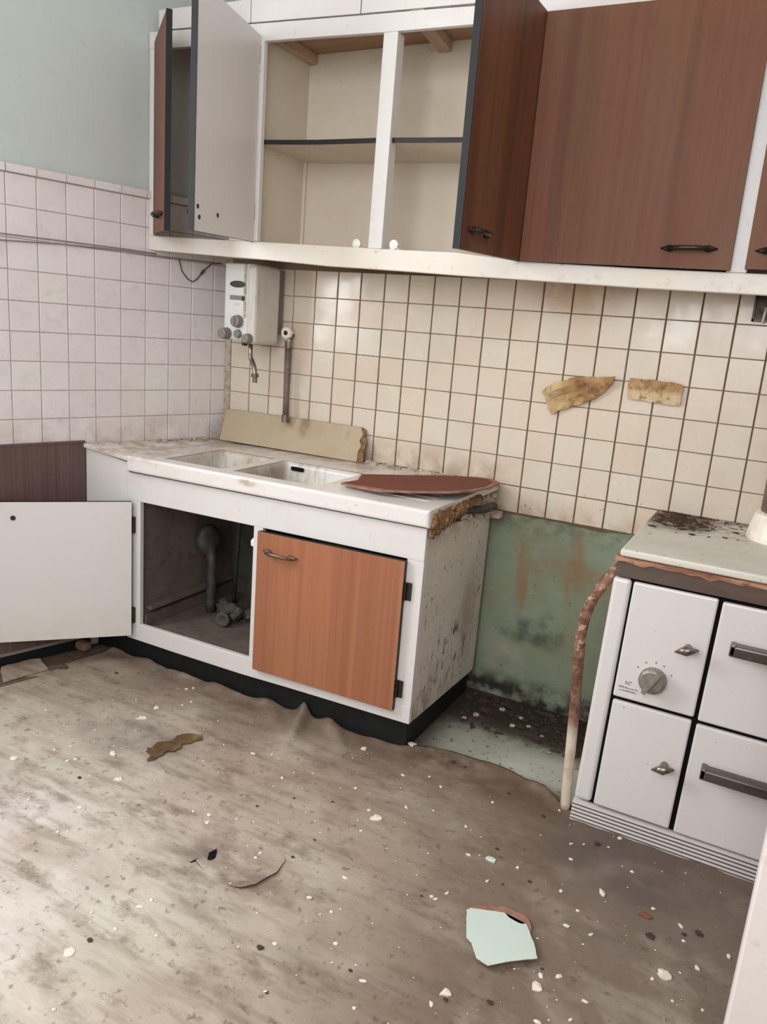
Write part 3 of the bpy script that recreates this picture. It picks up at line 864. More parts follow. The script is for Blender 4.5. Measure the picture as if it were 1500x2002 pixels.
def bar_handle(p, along, out, L, parent, mat=metal_dark):
    """arrow-ended pull: p its middle on the door face, along its length, out from the face."""
    p, al, ou = Vector(p), Vector(along).normalized(), Vector(out).normalized()
    mb = MB()
    h = L / 2
    mb.tube([p - al * h * 0.8 + ou * 0.2, p - al * h * 0.3 + ou * 0.25, p + al * h * 0.3 + ou * 0.25, p + al * h * 0.8 + ou * 0.2], [0.05, 0.065, 0.065, 0.05], 8)
    for s in (-1, 1):
        q = p + al * s * h * 0.78
        mb.tube([q + ou * 0.22, q - ou * 0.0], 0.06, 8)
        mb.tube([q - al * s * 0.12 + ou * 0.06, q + ou * 0.08, q + al * s * 0.24 + ou * 0.03], [0.04, 0.095, 0.015], 8)
    return mb.build('handle', mat, parent, smooth=True)


def leaf(parent, hinge, ang, w, zb, zt, mats, outer, th=0.17, band=True):
    """door leaf from hinge=(x, y), along angle ang (radians); zb/zt=(at hinge, at free edge); outer=+1/-1 the side of the outer face."""
    d = Vector((math.cos(ang), math.sin(ang), 0))
    n = Vector((-d.y, d.x, 0)) * outer
    h = Vector((hinge[0], hinge[1], 0))
    f = h + d * w
    v = []
    for q, zz in ((h, 0), (f, 1)):
        for k in (0, -th):
            for z in (zb[zz], zt[zz]):
                v.append(q + n * k + Vector((0, 0, z)))
    mb = MB()
    faces = [(0, 1, 5, 4), (2, 6, 7, 3), (0, 2, 3, 1), (4, 5, 7, 6), (0, 4, 6, 2), (1, 3, 7, 5)]
    mb.add(v, faces)
    mb.mi = [0, 1, 2, 2, 2, 2]
    o = mb.build('door', mats, parent)
    if band:
        b = MB()
        z0, z1 = zb[1], zt[1]
        q = f - n * th - n * 0.012 + Vector((0, 0, z0 - 0.01))
        b.obox(q, d * 0.03, n * (th + 0.024), (0, 0, z1 - z0 + 0.02))
        b.build('edge_band', edge_dark, o)
    return o, d, n


UPM = [veneer_up, door_white, edge_dark]
# far left leaf, ajar
oA, dA, nA = leaf(wc, (-0.77, -3.42), math.atan2(-2.1, 2.53), 3.3, (1.8, 1.66), (8.19, 8.24), UPM, -1)
bar_handle(Vector((-0.77, -3.42, 2.25)) + dA * 2.2, dA, nA, 1.2, oA)
# second leaf, swung wide open showing its white inside
oB, dB, nB = leaf(wc, (3.62, -3.32), math.atan2(-4.05, 0.86), 4.15, (1.62, 1.44), (8.03, 8.1), UPM, -1)
for a, z in ((3.95, 2.15), (3.85, 1.86), (2.7, 2.08)):
    c = Vector((3.62, -3.32, z)) + dB * a - nB * 0.17
    MB().lathe(c, -nB, [(-0.02, 0.07), (0.012, 0.07), (0.012, 0.04)], 10).build('screw_hole', metal_dark, oB)
bar_handle(Vector((3.62, -3.32, 2.0)) + dB * 3.4, dB, nB, 1.2, oB)
for z in (2.3, 7.2):
    MB().box(3.66, 3.8, -3.5, -3.33, z, z + 0.55).build('hinge', metal_dark, oB)
# third leaf, standing open at a right angle, veneer side in view
oC, dC, nC = leaf(wc, (13.42, -3.14), math.atan2(-4.4, -0.12), 4.4, (1.28, 1.115), (7.83, 7.8), UPM, 1)
bar_handle(Vector((13.42, -3.14, 1.62)) + dC * 3.35, dC, nC, 1.15, oC)
# closed wide leaf and the one beyond
for x0, x1, hx, al in ((13.44, 19.15, 18.06, 1.24), (19.5, 24.9, 20.4, 1.24)):
    mb = MB()
    z0, z1 = 1.23, 7.8
    mb.prism([uf(x0, z0 + 0.05, -0.2), uf(x1, z0, -0.2), uf(x1, z1, -0.2), uf(x0, z1, -0.2)], (0, 0.17, 0))
    mb.mi = [0, 1, 2, 2, 2, 2]
    o = mb.build('door', UPM, wc)
    bar_handle((hx, UY(hx) - 0.2, 1.74), (1, 0, 0.01), (0, -1, 0), al, o)

# ------------------------------------------------------------------ sink cabinet
bc = empty('sink_cabinet', (6.4, -3, FZ))
tag(bc, 'white painted sink cabinet, left door open, brown right door shut', 'cabinet')
FY = -5.9
bot = [(0.47, -13.1), (2.9, -13.1), (5.9, -13.07), (7.8, -13.0), (12.43, -12.88)]


def rail(name, x0, x1, zt, zb, mat=white_paint):
    xs = sorted(set([x0, x1] + [p[0] for p in bot if x0 < p[0] < x1]))
    MB().strip([(x, FY, zt(x)) for x in xs], [(x, FY, zb(x)) for x in xs], (0, 0.18, 0)).build(name, mat, bc, 0.025)


rail('top_rail', 0.47, 12.43, lambda x: -6.5, lambda x: -7.72 + 0.012 * x)
rail('bottom_rail', 0.47, 12.43, lambda x: -12.45 + 0.012 * x, lambda x: ipol(x, bot))
for x0, x1 in ((0.47, 1.12), (6.2, 6.56), (11.88, 12.43)):
    MB().prism([(x0, FY + 0.01, -12.455 + 0.012 * x0), (x1, FY + 0.01, -12.455 + 0.012 * x1), (x1, FY + 0.01, -7.715 + 0.012 * x1), (x0, FY + 0.01, -7.715 + 0.012 * x0)], (0, 0.16, 0)).build('stile', white_paint, bc)
MB().prism([(12.28, FY + 0.18, -6.62), (12.28, -0.35, -7.05), (12.28, -0.35, -13.1), (12.28, FY + 0.18, -12.88)], (0.15, 0, 0)).build('side_panel', side_white, bc, 0.02)
MB().box(0.86, 1.0, FY + 0.18, -0.2, -12.8, -6.6).build('side_panel', inside_dark, bc)
MB().box(6.28, 6.4, FY + 0.18, -2.6, -12.6, -7.0).build('partition', inside_dark, bc)
MB().box(1.0, 12.28, -0.35, -0.2, -12.8, -6.7).build('back_panel', inside_back, bc)
MB().box(1.0, 12.28, FY + 0.18, -0.35, -12.75, -12.6).build('base_board', inside_dark, bc)
MB().box(1.0, 1.14, -5.6, -0.35, -12.6, -12.15).build('batten', inside_dark, bc, 0.03)
MB().box(1.0, 1.3, -5.5, -0.35, -11.95, -11.8).build('batten', inside_dark, bc, 0.02)
MB().box(2.1, 2.25, -0.45, -0.35, -12.2, -7.5).build('batten', inside_dark, bc, 0.02)
MB().box(2.2, 6.0, -0.45, -0.35, -11.9, -11.7).build('batten', inside_dark, bc, 0.02)
MB().box(-1.5, 12.2, -5.5, -5.3, FZ - 0.02, -12.8).build('plinth', plinth_black, bc)
MB().box(12.0, 12.2, -5.3, -0.3, FZ - 0.02, -12.8).build('plinth', plinth_black, bc)
MB().strip([(0.6, FY - 0.03, -6.6), (12.42, FY - 0.03, -6.47)], [(0.6, FY - 0.03, -6.675), (12.42, FY - 0.03, -6.535)], (0, 0.05, 0)).build('apron_shadow_line', black_gap, bc)  # black strip standing in for the shadow line under the apron
# filler between cabinet and left wall
MB().prism([(-1.62, FY, -6.05), (0.47, FY, -6.35), (0.47, FY, -13.05), (-1.62, FY, -13.05)], (0, 0.18, 0)).build('filler_panel', white_paint, bc, 0.02)
# shut door
mb = MB()
mb.prism([(6.5, FY - 0.19, -12.62), (11.9, FY - 0.19, -12.5), (11.9, FY - 0.19, -7.62), (6.5, FY - 0.19, -7.72)], (0, 0.17, 0))
mb.mi = [0, 1, 2, 2, 2, 2]
oG = mb.build('door', [veneer_low, door_white, edge_dark], bc)
bar_handle((7.45, FY - 0.19, -8.33), (1, 0, -0.02), (0, -1, 0), 1.15, oG, brass_dull)
for z in (-8.85, -12.05):
    mb = MB()
    mb.box(11.9, 12.12, FY - 0.06, FY, z, z + 0.55).tube([(11.93, FY - 0.1, z), (11.93, FY - 0.1, z + 0.55)], 0.05, 8)
    mb.build('hinge', metal_dark, oG)
# open door
oF, dF, nF = leaf(bc, (0.74, FY - 0.05), math.atan2(-3.2, -3.05), 5.05, (-12.88, -12.9), (-7.72, -7.74), [veneer_low, door_white, edge_dark], -1, band=False)
c = Vector((0.74, FY - 0.05, -8.3)) + dF * 3.9 - nF * 0.17
MB().lathe(c, -nF, [(-0.02, 0.09), (0.012, 0.09), (0.012, 0.05)], 10).build('screw_hole', metal_dark, oF)
for z in (-8.9, -12.4):
    MB().box(0.6, 0.9, FY - 0.14, FY, z, z + 0.6).build('hinge', metal_dark, oF)
MB().lathe((6.05, -5.6, -8.45), (0, 0, 1), [(0, 0.06), (0.05, 0.14), (0.2, 0.15), (0.3, 0.08)], 12).build('door_catch', plastic_white, bc)

# sink top with two basins, its drainer and chipped end
st = empty('kitchen_sink', (6.5, -3, -6.6))
tag(st, 'white porcelain double-bowl sink top with a chipped front edge and crumbling right end', 'sink')
XB = [0.62, 1.9, 4.45, 4.95, 8.3, 12.55]
YB = [-6.1, -5.5, -2.4, -0.12]
ZT = -6.0
NX = []


def zl(x):
    return ztop(x, 0) - 0.57 + 0.04 * (x - 0.62) / 12


def ztop(x, y):
    return -6.06 + 0.008 * x


mb = MB()
for i in range(5):
    for j in range(3):
        if j == 1 and i in (1, 3):
            continue
        x0, x1, y0, y1 = XB[i], XB[i + 1], YB[j], YB[j + 1]
        mb.add([(x0, y0, ztop(x0, y0)), (x1, y0, ztop(x1, y0)), (x1, y1, ztop(x1, y1)), (x0, y1, ztop(x0, y1))], [(0, 1, 2, 3)])
# front apron, ends, underside lip
xs = XB
for a, b in zip(xs, xs[1:]):
    za, zb2 = ztop(a, 0), ztop(b, 0)
    mb.add([(a, -6.1, za), (b, -6.1, zb2), (b, -6.1, zl(b)), (a, -6.1, zl(a))], [(0, 3, 2, 1)])
    mb.add([(a, -6.1, zl(a)), (b, -6.1, zl(b)), (b, -5.75, zl(b)), (a, -5.75, zl(a))], [(0, 3, 2, 1)])
mb.add([(0.62, -6.1, ztop(0.62, 0)), (0.62, -0.12, ztop(0.62, 0)), (0.62, -0.12, -6.6), (0.62, -6.1, zl(0.62))], [(0, 1, 2, 3)])
mb.add([(12.55, -6.1, ztop(12.55, 0)), (12.55, -0.12, ztop(12.55, 0)), (12.55, -0.12, -6.2), (12.55, -3.6, -6.2), (12.55, -5.6, -6.49), (12.55, -6.1, -6.49)], [(0, 5, 4, 3, 2, 1)])
top = mb.build('worktop', porcelain, st)
for p in top.data.polygons:
    pass
bm = bmesh.new()
bm.from_mesh(top.data)
bmesh.ops.remove_doubles(bm, verts=bm.verts, dist=0.0005)
bmesh.ops.recalc_face_normals(bm, faces=bm.faces)
bm.to_mesh(top.data)
bm.free()
bv = top.modifiers.new('bevel', 'BEVEL')
bv.width = 0.09 * U
bv.segments = 3
bv.limit_method = 'ANGLE'
bv.angle_limit = math.radians(50)


def basin(x0, x1, y0, y1, zt, depth):
    def ring(ins, z, r):
        pts = []
        cx = [(x1 - ins - r, y1 - ins - r, 0), (x0 + ins + r, y1 - ins - r, 90), (x0 + ins + r, y0 + ins + r, 180), (x1 - ins - r, y0 + ins + r, 270)]
        for a, b, s in cx:
            for k in range(5):
                t = math.radians(s + k * 22.5)
                pts.append((a + r * math.cos(t), b + r * math.sin(t), z))
        return pts
    rings = [ring(-0.06, zt + 0.004, 0.12), ring(0.0, zt - 0.03, 0.15), ring(0.06, zt - 0.2, 0.22), ring(0.16, zt - depth + 0.2, 0.3), ring(0.36, zt - depth, 0.3)]
    mb = MB()
    v = [p for r in rings for p in r]
    n = 20
    f = []
    for i in range(len(rings) - 1):
        for j in range(n):
            f.append((i * n + j, (i + 1) * n + j, (i + 1) * n + (j + 1) % n, i * n + (j + 1) % n))
    f.append(tuple((len(rings) - 1) * n + j for j in range(n)))
    mb.add(v, f)
    o = mb.build('basin', basin_mat, st, smooth=True)
    cx, cy = (x0 + x1) / 2, (y0 + y1) / 2
    MB().lathe((cx, cy, zt - depth), (0, 0, 1), [(0.0, 0.26), (0.03, 0.24), (0.03, 0.16), (-0.02, 0.15)], 16).build('drain', chrome_worn, o)
    return o


b1 = basin(XB[1], XB[2], YB[1], YB[2], -6.045, 1.5)
b2 = basin(XB[3], XB[4], YB[1], YB[2], -6.02, 1.5)
MB().box(5.28, 5.82, -2.56, -2.46, -6.32, -6.17).build('overflow_slot', black_gap, b2, 0.04)
for k in range(6):
    MB().box(9.0 + 0.02 * k, 12.0, -4.9 + 0.55 * k, -4.75 + 0.55 * k, -5.985, -5.955).build('drainer_rib', porcelain, st, 0.03)
# thin slab running on to the left wall
MB().prism([(0.6, -6.05, -6.1), (-1.66, -6.02, -5.92), (-0.05, -0.2, -6.0), (0.6, -0.14, -6.05)], (0, 0, -0.16)).build('corner_slab', porcelain, st, 0.03)
# crumbled core at the right end
mb = MB()
rs = random.Random(3)
for k in range(26):
    t = k / 25
    y = -5.72 + 3.5 * t
    th = 0.30 * (1 - t) + 0.1
    mb.lump((12.52 + 0.05 * rs.random(), y, -6.1 - th + 0.04), (0.14 + 0.05 * rs.random(), 0.2, th * 0.95), k, 0.45, 2)
mb.build('exposed_core', chipboard, st)
mb = MB()
for k, (y, z, r) in enumerate([(-2.0, -6.55, 0.28), (-1.5, -6.5, 0.3), (-1.0, -6.42, 0.3), (-0.6, -6.6, 0.28), (-3.0, -6.72, 0.2), (-2.5, -6.78, 0.22), (-1.6, -6.9, 0.2), (-0.9, -7.0, 0.22), (-0.4, -7.0, 0.22), (-0.3, -6.4, 0.2)]):
    mb.lump((12.4, y, z), (0.16, r, r * 0.7), k + 40, 0.5, 2)
mb.build('mortar_crumbs', mortar, st)
MB().tube([(12.3, -2.9, -6.55), (12.72, -1.9, -6.58), (12.78, -1.1, -6.6)], 0.14, 10).build('stub_pipe', pvc_dark, st, smooth=True)
MB().box(12.44, 12.84, -0.55, -0.12, -7.18, -6.94).build('bracket_block', mortar, st, 0.05)
# dirt and plaster dust swept against the walls
mb = MB()
rs = random.Random(9)
for k in range(46):
    d = 0.3 + 5.2 * rs.random()
    p = lw(d, 0.12 + 0.3 * rs.random() ** 2, -5.97)
    mb.lump(p, (0.05 + 0.14 * rs.random(), 0.06 + 0.1 * rs.random(), 0.02 + 0.05 * rs.random()), k, 0.5, 1)
for k in range(60):
    mb.lump((7.2 + 5.2 * rs.random(), -0.25 - 0.35 * rs.random() ** 2, -5.97), (0.05 + 0.12 * rs.random(), 0.05 + 0.07 * rs.random(), 0.03 + 0.06 * rs.random()), k + 50, 0.5, 1)
o = mb.build('plaster_dust', mortar)
o['kind'] = 'stuff'
tag(o, 'plaster crumbs lying on the sink top along the tiled walls', 'rubble')

# splash board leaning on the wall
sp = empty('splash_board', (3.7, -0.5, -6.0))
tag(sp, 'yellowed hardboard strip leaning on the tiles behind the sink bowls', 'board')
MB().prism([(0.42, -0.72, -5.99), (6.95, -0.6, -5.98), (6.93, -0.5, -5.6), (7.0, -0.42, -5.4), (6.85, -0.3, -5.2), (6.94, -0.2, -4.98), (6.8, -0.16, -4.72), (3.6, -0.16, -4.72), (0.3, -0.2, -4.76)],
           (0, 0.07, 0.01)).build('board', splash_mat, sp)
MB().prism([(6.95, -0.56, -5.98), (7.18, -0.5, -5.98), (7.14, -0.42, -5.55), (7.2, -0.38, -5.3), (7.06, -0.25, -5.05), (7.0, -0.14, -4.8), (6.82, -0.13, -4.72), (6.95, -0.17, -4.98), (6.86, -0.27, -5.2), (7.01, -0.39, -5.4), (6.94, -0.47, -5.6)],
           (0, 0.05, 0.01)).build('torn_edge', chipboard, sp)

# red-brown round board lying over the drainer
zb = -5.88
out = [(8.92, -5.05), (9.1, -4.25), (8.62, -3.2), (9.05, -2.8), (9.85, -2.3), (11.0, -1.45), (12.0, -1.1), (12.65, -1.1), (13.05, -1.65), (13.14, -2.55), (12.92, -3.45), (12.4, -4.3), (11.36, -5.03), (10.56, -5.38), (9.8, -5.28)]
rb = empty('round_board', (11, -3.3, -5.95))
tag(rb, 'broken round red-brown hardboard disc lying on the sink drainer', 'board')
tl = lambda x: 0.01 + 0.05 * (x - 8.6)
cen = Vector((11.1, -3.2, 0))


def shrink(p, k):
    return cen + (Vector((p[0], p[1], 0)) - cen) * k


sheet('disc', [(p[0], p[1], zb + tl(p[0])) for p in reversed(out)], [hardboard_edge], rb, 0.06, jag=0.04, cuts=1, face=(0, 0, -1))
inn = [shrink(p, 0.90 if i > 2 else 0.985) for i, p in enumerate(out)]
sheet('painted_face', [(p[0], p[1], zb + tl(p[0])) for p in reversed(inn)], [hardboard_red], rb, 0.014, cuts=1, face=(0, 0, 1))

# drain and rubble inside the open cupboard
dp = empty('waste_pipe', (1.9, -2.8, -12.6))
tag(dp, 'dark waste pipe with an oval trap hanging inside the open sink cupboard', 'pipe')
MB().lathe((1.35, -2.6, -9.75), (0.9, -0.35, 0.1), [(0, 0.5), (0.12, 0.62), (0.3, 0.66), (0.46, 0.5)], 20, sx=0.8).build('trap', pvc_dark, dp, smooth=True)
MB().tube([(1.75, -2.7, -9.9), (1.85, -2.75, -10.6), (1.9, -2.8, -11.4), (1.95, -2.9, -12.3), (2.0, -2.9, -12.6)], 0.2, 12).build('pipe', pvc_dark, dp, smooth=True)
MB().tube([(2.3, -1.6, -7.4), (2.25, -1.6, -9.5), (2.2, -1.7, -12.6)], 0.09, 10).build('pipe', pvc_dark, dp, smooth=True)
for k, (x, y, r, lb) in enumerate([(3.3, -3.2, 0.42, 'largest grey rubble lump inside the sink cupboard'), (2.55, -2.7, 0.34, 'grey rubble lump beside the waste pipe foot'), (3.9, -2.7, 0.3, 'grey rubble lump at the back right of the open cupboard')]):
    o = MB().lump((x, y, -12.58 + r * 0.85), (r, r, r * 0.75), k + 3, 0.4, 3).build('rubble', rubble_mat)
    tag(o, lb, 'rubble', 'rubble in the sink cupboard')
o = MB().lathe((3.35, -3.75, -12.32), (0.2, -1, 0.1), [(0, 0.28), (0.15, 0.3), (0.2, 0.22), (0.05, 0.12)], 16).build('pipe_collar', rubble_mat, smooth=True)
tag(o, 'grey ring-shaped pipe collar on the floor of the open sink cupboard', 'pipe')

# ------------------------------------------------------------------ water heater
wh = empty('water_heater', (2.4, -1.2, -1.9))
tag(wh, 'small white gas water heater under the wall cabinet beside the room corner', 'heater')
HX0, HX1, HY = 1.58, 3.05, -2.1
MB().box(HX0, HX1 - 0.12, HY, -0.6, -1.8, 0.98).build('front_case', heater_white, wh, 0.07, seg=3)
MB().box(HX1 - 0.42, HX1 + 0.03, HY - 0.06, -0.56, -1.92, 0.97).build('side_cover', heater_side, wh, 0.16, seg=4)
MB().box(1.75, 2.86, -0.6, -0.06, -1.5, 0.9).build('back_plate', knob_grey, wh)
MB().box(HX1 - 0.56, HX1 - 0.43, HY - 0.03, HY + 0.1, -1.0, 0.97).build('trim_strip', mortar, wh, 0.03)
MB().lathe((2.22, HY - 0.01, 0.23), (0, -1, 0), [(0, 0.12), (0.025, 0.12), (0.03, 0.09)], 24, sx=3.1).build('badge', badge_black, wh)
MB().box(1.86, 2.56, HY - 0.02, HY, -0.34, -0.18).build('label_strip', knob_grey, wh)
MB().box(2.42, 2.56, HY - 0.03, HY, -0.36, -0.2).build('label_strip', badge_black, wh)
MB().box(2.06, 2.3, HY - 0.008, HY, -0.56, -0.46).build('label_strip', heater_side, wh)


def knob(c, r, h, parent, mat=knob_grey, ridge_on=False):
    mb = MB()
    mb.lathe(c, (0, -1, 0), [(0, r * 1.05), (h * 0.3, r), (h, r * 0.88), (h * 1.05, r * 0.6)], 20)
    if ridge_on:
        mb.obox((c[0] - r * 0.12, c[1] - h, c[2] - r * 0.8), (r * 0.24, 0, 0), (0, -h * 0.25, 0), (0, 0, r * 1.6))
    return mb.build('knob', mat, parent, 0.015)


knob((2.28, HY, -1.12), 0.23, 0.24, wh, ridge_on=True)
knob((1.76, HY, -1.6), 0.22, 0.34, wh)
knob((2.3, HY, -1.58), 0.16, 0.14, wh)
knob((2.84, HY - 0.06, -1.72), 0.19, 0.26, wh)
MB().box(2.4, 2.52, HY + 0.1, HY + 0.3, -2.0, -1.78).build('bleed_screw', metal_dark, wh)
fa = empty('faucet', (2.7, -1.85, -2.0))
tag(fa, 'bent metal outlet spout hanging below the water heater', 'faucet')
MB().tube([(2.7, -1.85, -1.92), (2.72, -1.87, -2.2), (2.76, -1.9, -2.42), (2.95, -2.0, -2.6), (3.1, -2.1, -2.75), (3.18, -2.15, -2.95), (3.2, -2.17, -3.2)], 0.085, 12).build('spout', chrome_worn, fa, smooth=True)
MB().tube([(3.2, -2.17, -2.98), (3.2, -2.17, -3.12)], 0.14, 8).build('nut', brass_dull, fa)
MB().tube([(3.2, -2.17, -3.12), (3.2, -2.17, -3.32)], 0.09, 10).build('nozzle', chrome_worn, fa)
hs = empty('gas_hose', (3.5, -0.45, -4.9))
tag(hs, 'grey hose hanging from a white valve on the tiles right of the water heater', 'hose')
MB().lathe((3.36, -0.1, -1.42), (0, -1, 0), [(0, 0.1), (0.3, 0.1), (0.3, 0.24), (0.42, 0.22), (0.42, 0.08)], 14).build('valve_wheel', plastic_white, hs)
MB().lathe((3.36, -0.52, -1.42), (0, -1, 0), [(0, 0.09), (0.02, 0.09), (0.03, 0.05)], 12).build('hub', metal_dark, hs)
MB().tube([(3.42, -0.4, -1.7), (3.42, -0.4, -2.0)], 0.14, 10).build('union_nut', chrome_worn, hs)
MB().box(3.33, 3.52, -0.48, -0.3, -1.88, -1.66).build('valve_body', plastic_white, hs, 0.03)
MB().tube([(3.42, -0.15, -1.5), (3.45, -0.38, -1.62), (3.42, -0.4, -1.75)], 0.09, 10).build('elbow', brass_dull, hs, smooth=True)
MB().tube([(3.42, -0.4, -2.0), (3.44, -0.42, -2.8), (3.48, -0.45, -3.8), (3.51, -0.48, -4.65)], 0.125, 14).build('hose', rubber_grey, hs, smooth=True)
MB().tube([(3.51, -0.48, -4.6), (3.52, -0.48, -4.9)], 0.16, 8).build('end_nut', chrome_worn, hs)
# cable along the left wall and its drooping tail
o = MB().tube([lw(d, 0.12 + 0.02 * math.sin(d * 2), z) for d, z in ((0.35, 1.06), (2.0, 1.04), (3.6, 1.03), (4.6, 1.06), (5.7, 1.03), (7.0, 0.99), (9.0, 0.87), (14.6, 0.8))], 0.024, 6).build('cable', cable_mat, smooth=True)
tag(o, 'lower of the two thin cables running along the left tiled wall', 'cable')
o = MB().tube([lw(d, 0.13, z) for d, z in ((3.3, 1.1), (4.6, 1.12), (5.7, 1.11), (7.0, 1.1), (9.0, 1.08), (14.6, 1.06))], 0.022, 6).build('cable', cable_mat, smooth=True)
tag(o, 'upper of the two thin cables running along the left tiled wall', 'cable')
pts = [(2.3, 0.05, 1.05), (2.16, 0.06, 0.6), (1.93, 0.08, 0.33), (1.7, 0.08, 0.24), (1.5, 0.08, 0.36), (1.2, 0.07, 0.7), (0.8, 0.06, 1.03), (0.4, 0.05, 1.06)]
o = empty('drooping_wire', lw(1.7, 0.08, 0.3))
tag(o, 'dark wire drooping in a loop below the left end of the wall cabinet', 'wire')
MB().tube([lw(*p) for p in pts], 0.022, 6).build('wire', wire_dark, o, smooth=True)
MB().tube([lw(1.3, 0.075, 0.58), lw(1.17, 0.075, 0.73)], 0.055, 8).build('connector', wire_dark, o)

# brown stuck-on remnants on the tiles
s1 = [(13.7, -2.61), (14.12, -2.24), (14.6, -2.06), (15.13, -1.98), (15.6, -1.93), (16.03, -1.86), (15.98, -2.1), (15.75, -2.4), (15.48, -2.66), (15.0, -2.92), (14.59, -3.08), (14.3, -3.2), (14.09, -3.34), (13.98, -3.2), (13.9, -2.98)]
o = sheet('stuck_paper', [(x, -0.09, z) for x, z in s1], [tape_mat], None, 0.02, 0.06, 3, 2.2, 4, jag=0.03,
          face=(0, -1, 0),
          lift=lambda c: 0.03 + 0.14 * math.exp(-((c.z + 2.3 - 0.2 * (c.x - 14.8)) / 0.16) ** 2))
tag(o, 'curled leaf-shaped scrap of brown paper stuck on the tiles, left one', 'paper')
s2 = [(16.5, -1.87), (17.2, -1.86), (18.08, -1.93), (18.17, -2.05), (18.1, -2.3), (18.12, -2.58), (17.8, -2.6), (17.5, -2.56), (17.0, -2.54), (16.5, -2.52), (16.46, -2.2)]
o = sheet('stuck_paper', [(x, -0.09, z) for x, z in s2], [tape_mat2], None, 0.02, 0.03, 3, 3.0, 8, jag=0.03, face=(0, -1, 0), lift=lambda c: 0.03)
tag(o, 'torn rectangular scrap of brown paper stuck on the tiles, right one', 'paper')
o = empty('wall_bracket', (20, -0.1, 0.4))
tag(o, 'dark metal bracket box on the tiles under the right end of the wall cabinet', 'bracket')
mb = MB()
mb.box(19.72, 20.5, -0.3, -0.06, 0.1, 0.16).box(19.72, 19.78, -0.3, -0.06, 0.1, 0.85).box(20.44, 20.5, -0.3, -0.06, 0.1, 0.85).box(19.72, 20.5, -0.1, -0.06, 0.1, 0.85)
mb.build('box', metal_dark, o)
MB().prism([(19.78, -0.28, 0.16), (20.02, -0.28, 0.16), (20.05, -0.2, 0.5), (19.95, -0.22, 0.42), (19.86, -0.2, 0.52)], (0, 0.05, 0)).build('bent_tab', chrome_worn, o)
MB().tube([(20.03, -0.3, 0.06), (20.05, -0.3, 0.3), (20.06, -0.26, 0.5)], 0.035, 6).build('wire', plastic_white, o, smooth=True)

# ------------------------------------------------------------------ cooking range
rg = empty('cooking_range', (21, -3, FZ))
tag(rg, 'old white enamel cooking range with four doors and a grooved plinth', 'stove')
tilt = lambda v: Vector((v[0] + 0.024 * (v[2] + 14.0), v[1], v[2]))
SY = -6.1
XR = 24.6
MB().box(17.84, XR, SY + 0.3, -0.15, -13.4, -6.3).build('body', enamel, rg, xf=tilt)
MB().box(18.1, XR, SY + 0.1, SY + 0.32, -13.33, -6.75).build('recess', black_gap, rg, xf=tilt)
MB().box(17.78, XR + 0.1, SY - 0.02, -0.12, -6.16, -5.96).build('hob_plate', enamel_top, rg, 0.06, seg=3, xf=tilt)
mb = MB()
n = 30
tp = [(17.69 + (XR - 17.69) * i / n, SY - 0.06 - 0.02 * random.random(), -6.17 - 0.01 * random.random()) for i in range(n + 1)]
bt = [(p[0], p[1], -6.25 - 0.05 * random.random() - (0.05 if i % 7 == 3 else 0)) for i, p in enumerate(tp)]
mb.strip(tp, bt, (0, 0.9, 0))
mb.build('wood_strip', wood_strip_mat, rg, xf=tilt)
MB().box(17.74, XR, SY, SY + 0.4, -6.7, -6.28).build('metal_band', band_metal, rg, 0.02, xf=tilt)
MB().box(17.72, 18.19, SY, SY + 0.5, -13.3, -6.74).build('side_stile', enamel, rg, 0.1, seg=3, xf=tilt)


def rdoor(x0, x1, z0, z1):
    return MB().box(x0, x1, SY - 0.04, SY + 0.12, z0, z1).build('oven_door', enamel, rg, 0.05, seg=3, xf=tilt)


dUL = rdoor(18.25, 20.29, -9.97, -6.76)
dLL = rdoor(18.27, 20.27, -13.27, -10.08)
dUR = rdoor(20.39, XR - 0.05, -10.02, -6.8)
dLR = rdoor(20.39, XR - 0.05, -13.3, -10.13)


def latch(x, z, parent):
    mb = MB()
    y = SY - 0.04
    mb.tube([(x, y, z), (x, y - 0.28, z)], [0.1, 0.12], 12)
    mb.tube([(x - 0.27, y - 0.3, z - 0.08), (x - 0.14, y - 0.32, z - 0.02), (x, y - 0.34, z + 0.03), (x + 0.14, y - 0.32, z + 0.06), (x + 0.27, y - 0.3, z + 0.1)], [0.02, 0.08, 0.14, 0.08, 0.02], 10)
    return mb.build('latch', chrome_worn, parent, smooth=True, xf=tilt)


latch(19.83, -8.16, dUL)
latch(19.85, -11.49, dLL)
mb = MB()
kc = (19.16, SY - 0.04, -9.24)
mb.lathe(kc, (0, -1, 0), [(0, 0.35), (0.18, 0.34), (0.2, 0.32), (0.24, 0.28)], 28)
ka = math.radians(62)
kd = Vector((math.cos(ka), 0, math.sin(ka)))
kn = Vector((-kd.z, 0, kd.x))
mb.obox(Vector(kc) + Vector((0, -0.2, 0)) - kd * 0.33 - kn * 0.06, kd * 0.66, Vector((0, -0.2, 0)), kn * 0.12)
mb.build('dial_knob', steel_grey, dUL, 0.02, xf=tilt)


def pull(x, z, parent):
    mb = MB()
    y = SY - 0.04
    mb.box(x, XR - 0.6, y - 0.46, y - 0.34, z - 0.15, z + 0.12)
    mb.box(x, XR - 0.6, y - 0.36, y - 0.1, z + 0.06, z + 0.12)
    for xx in (x, XR - 0.72):
        mb.prism([(xx, y, z + 0.1), (xx, y, z - 0.1), (xx, y - 0.46, z - 0.13), (xx, y - 0.46, z + 0.16)], (0.13, 0, 0))
    return mb.build('handle', pull_metal, parent, 0.03, xf=tilt)


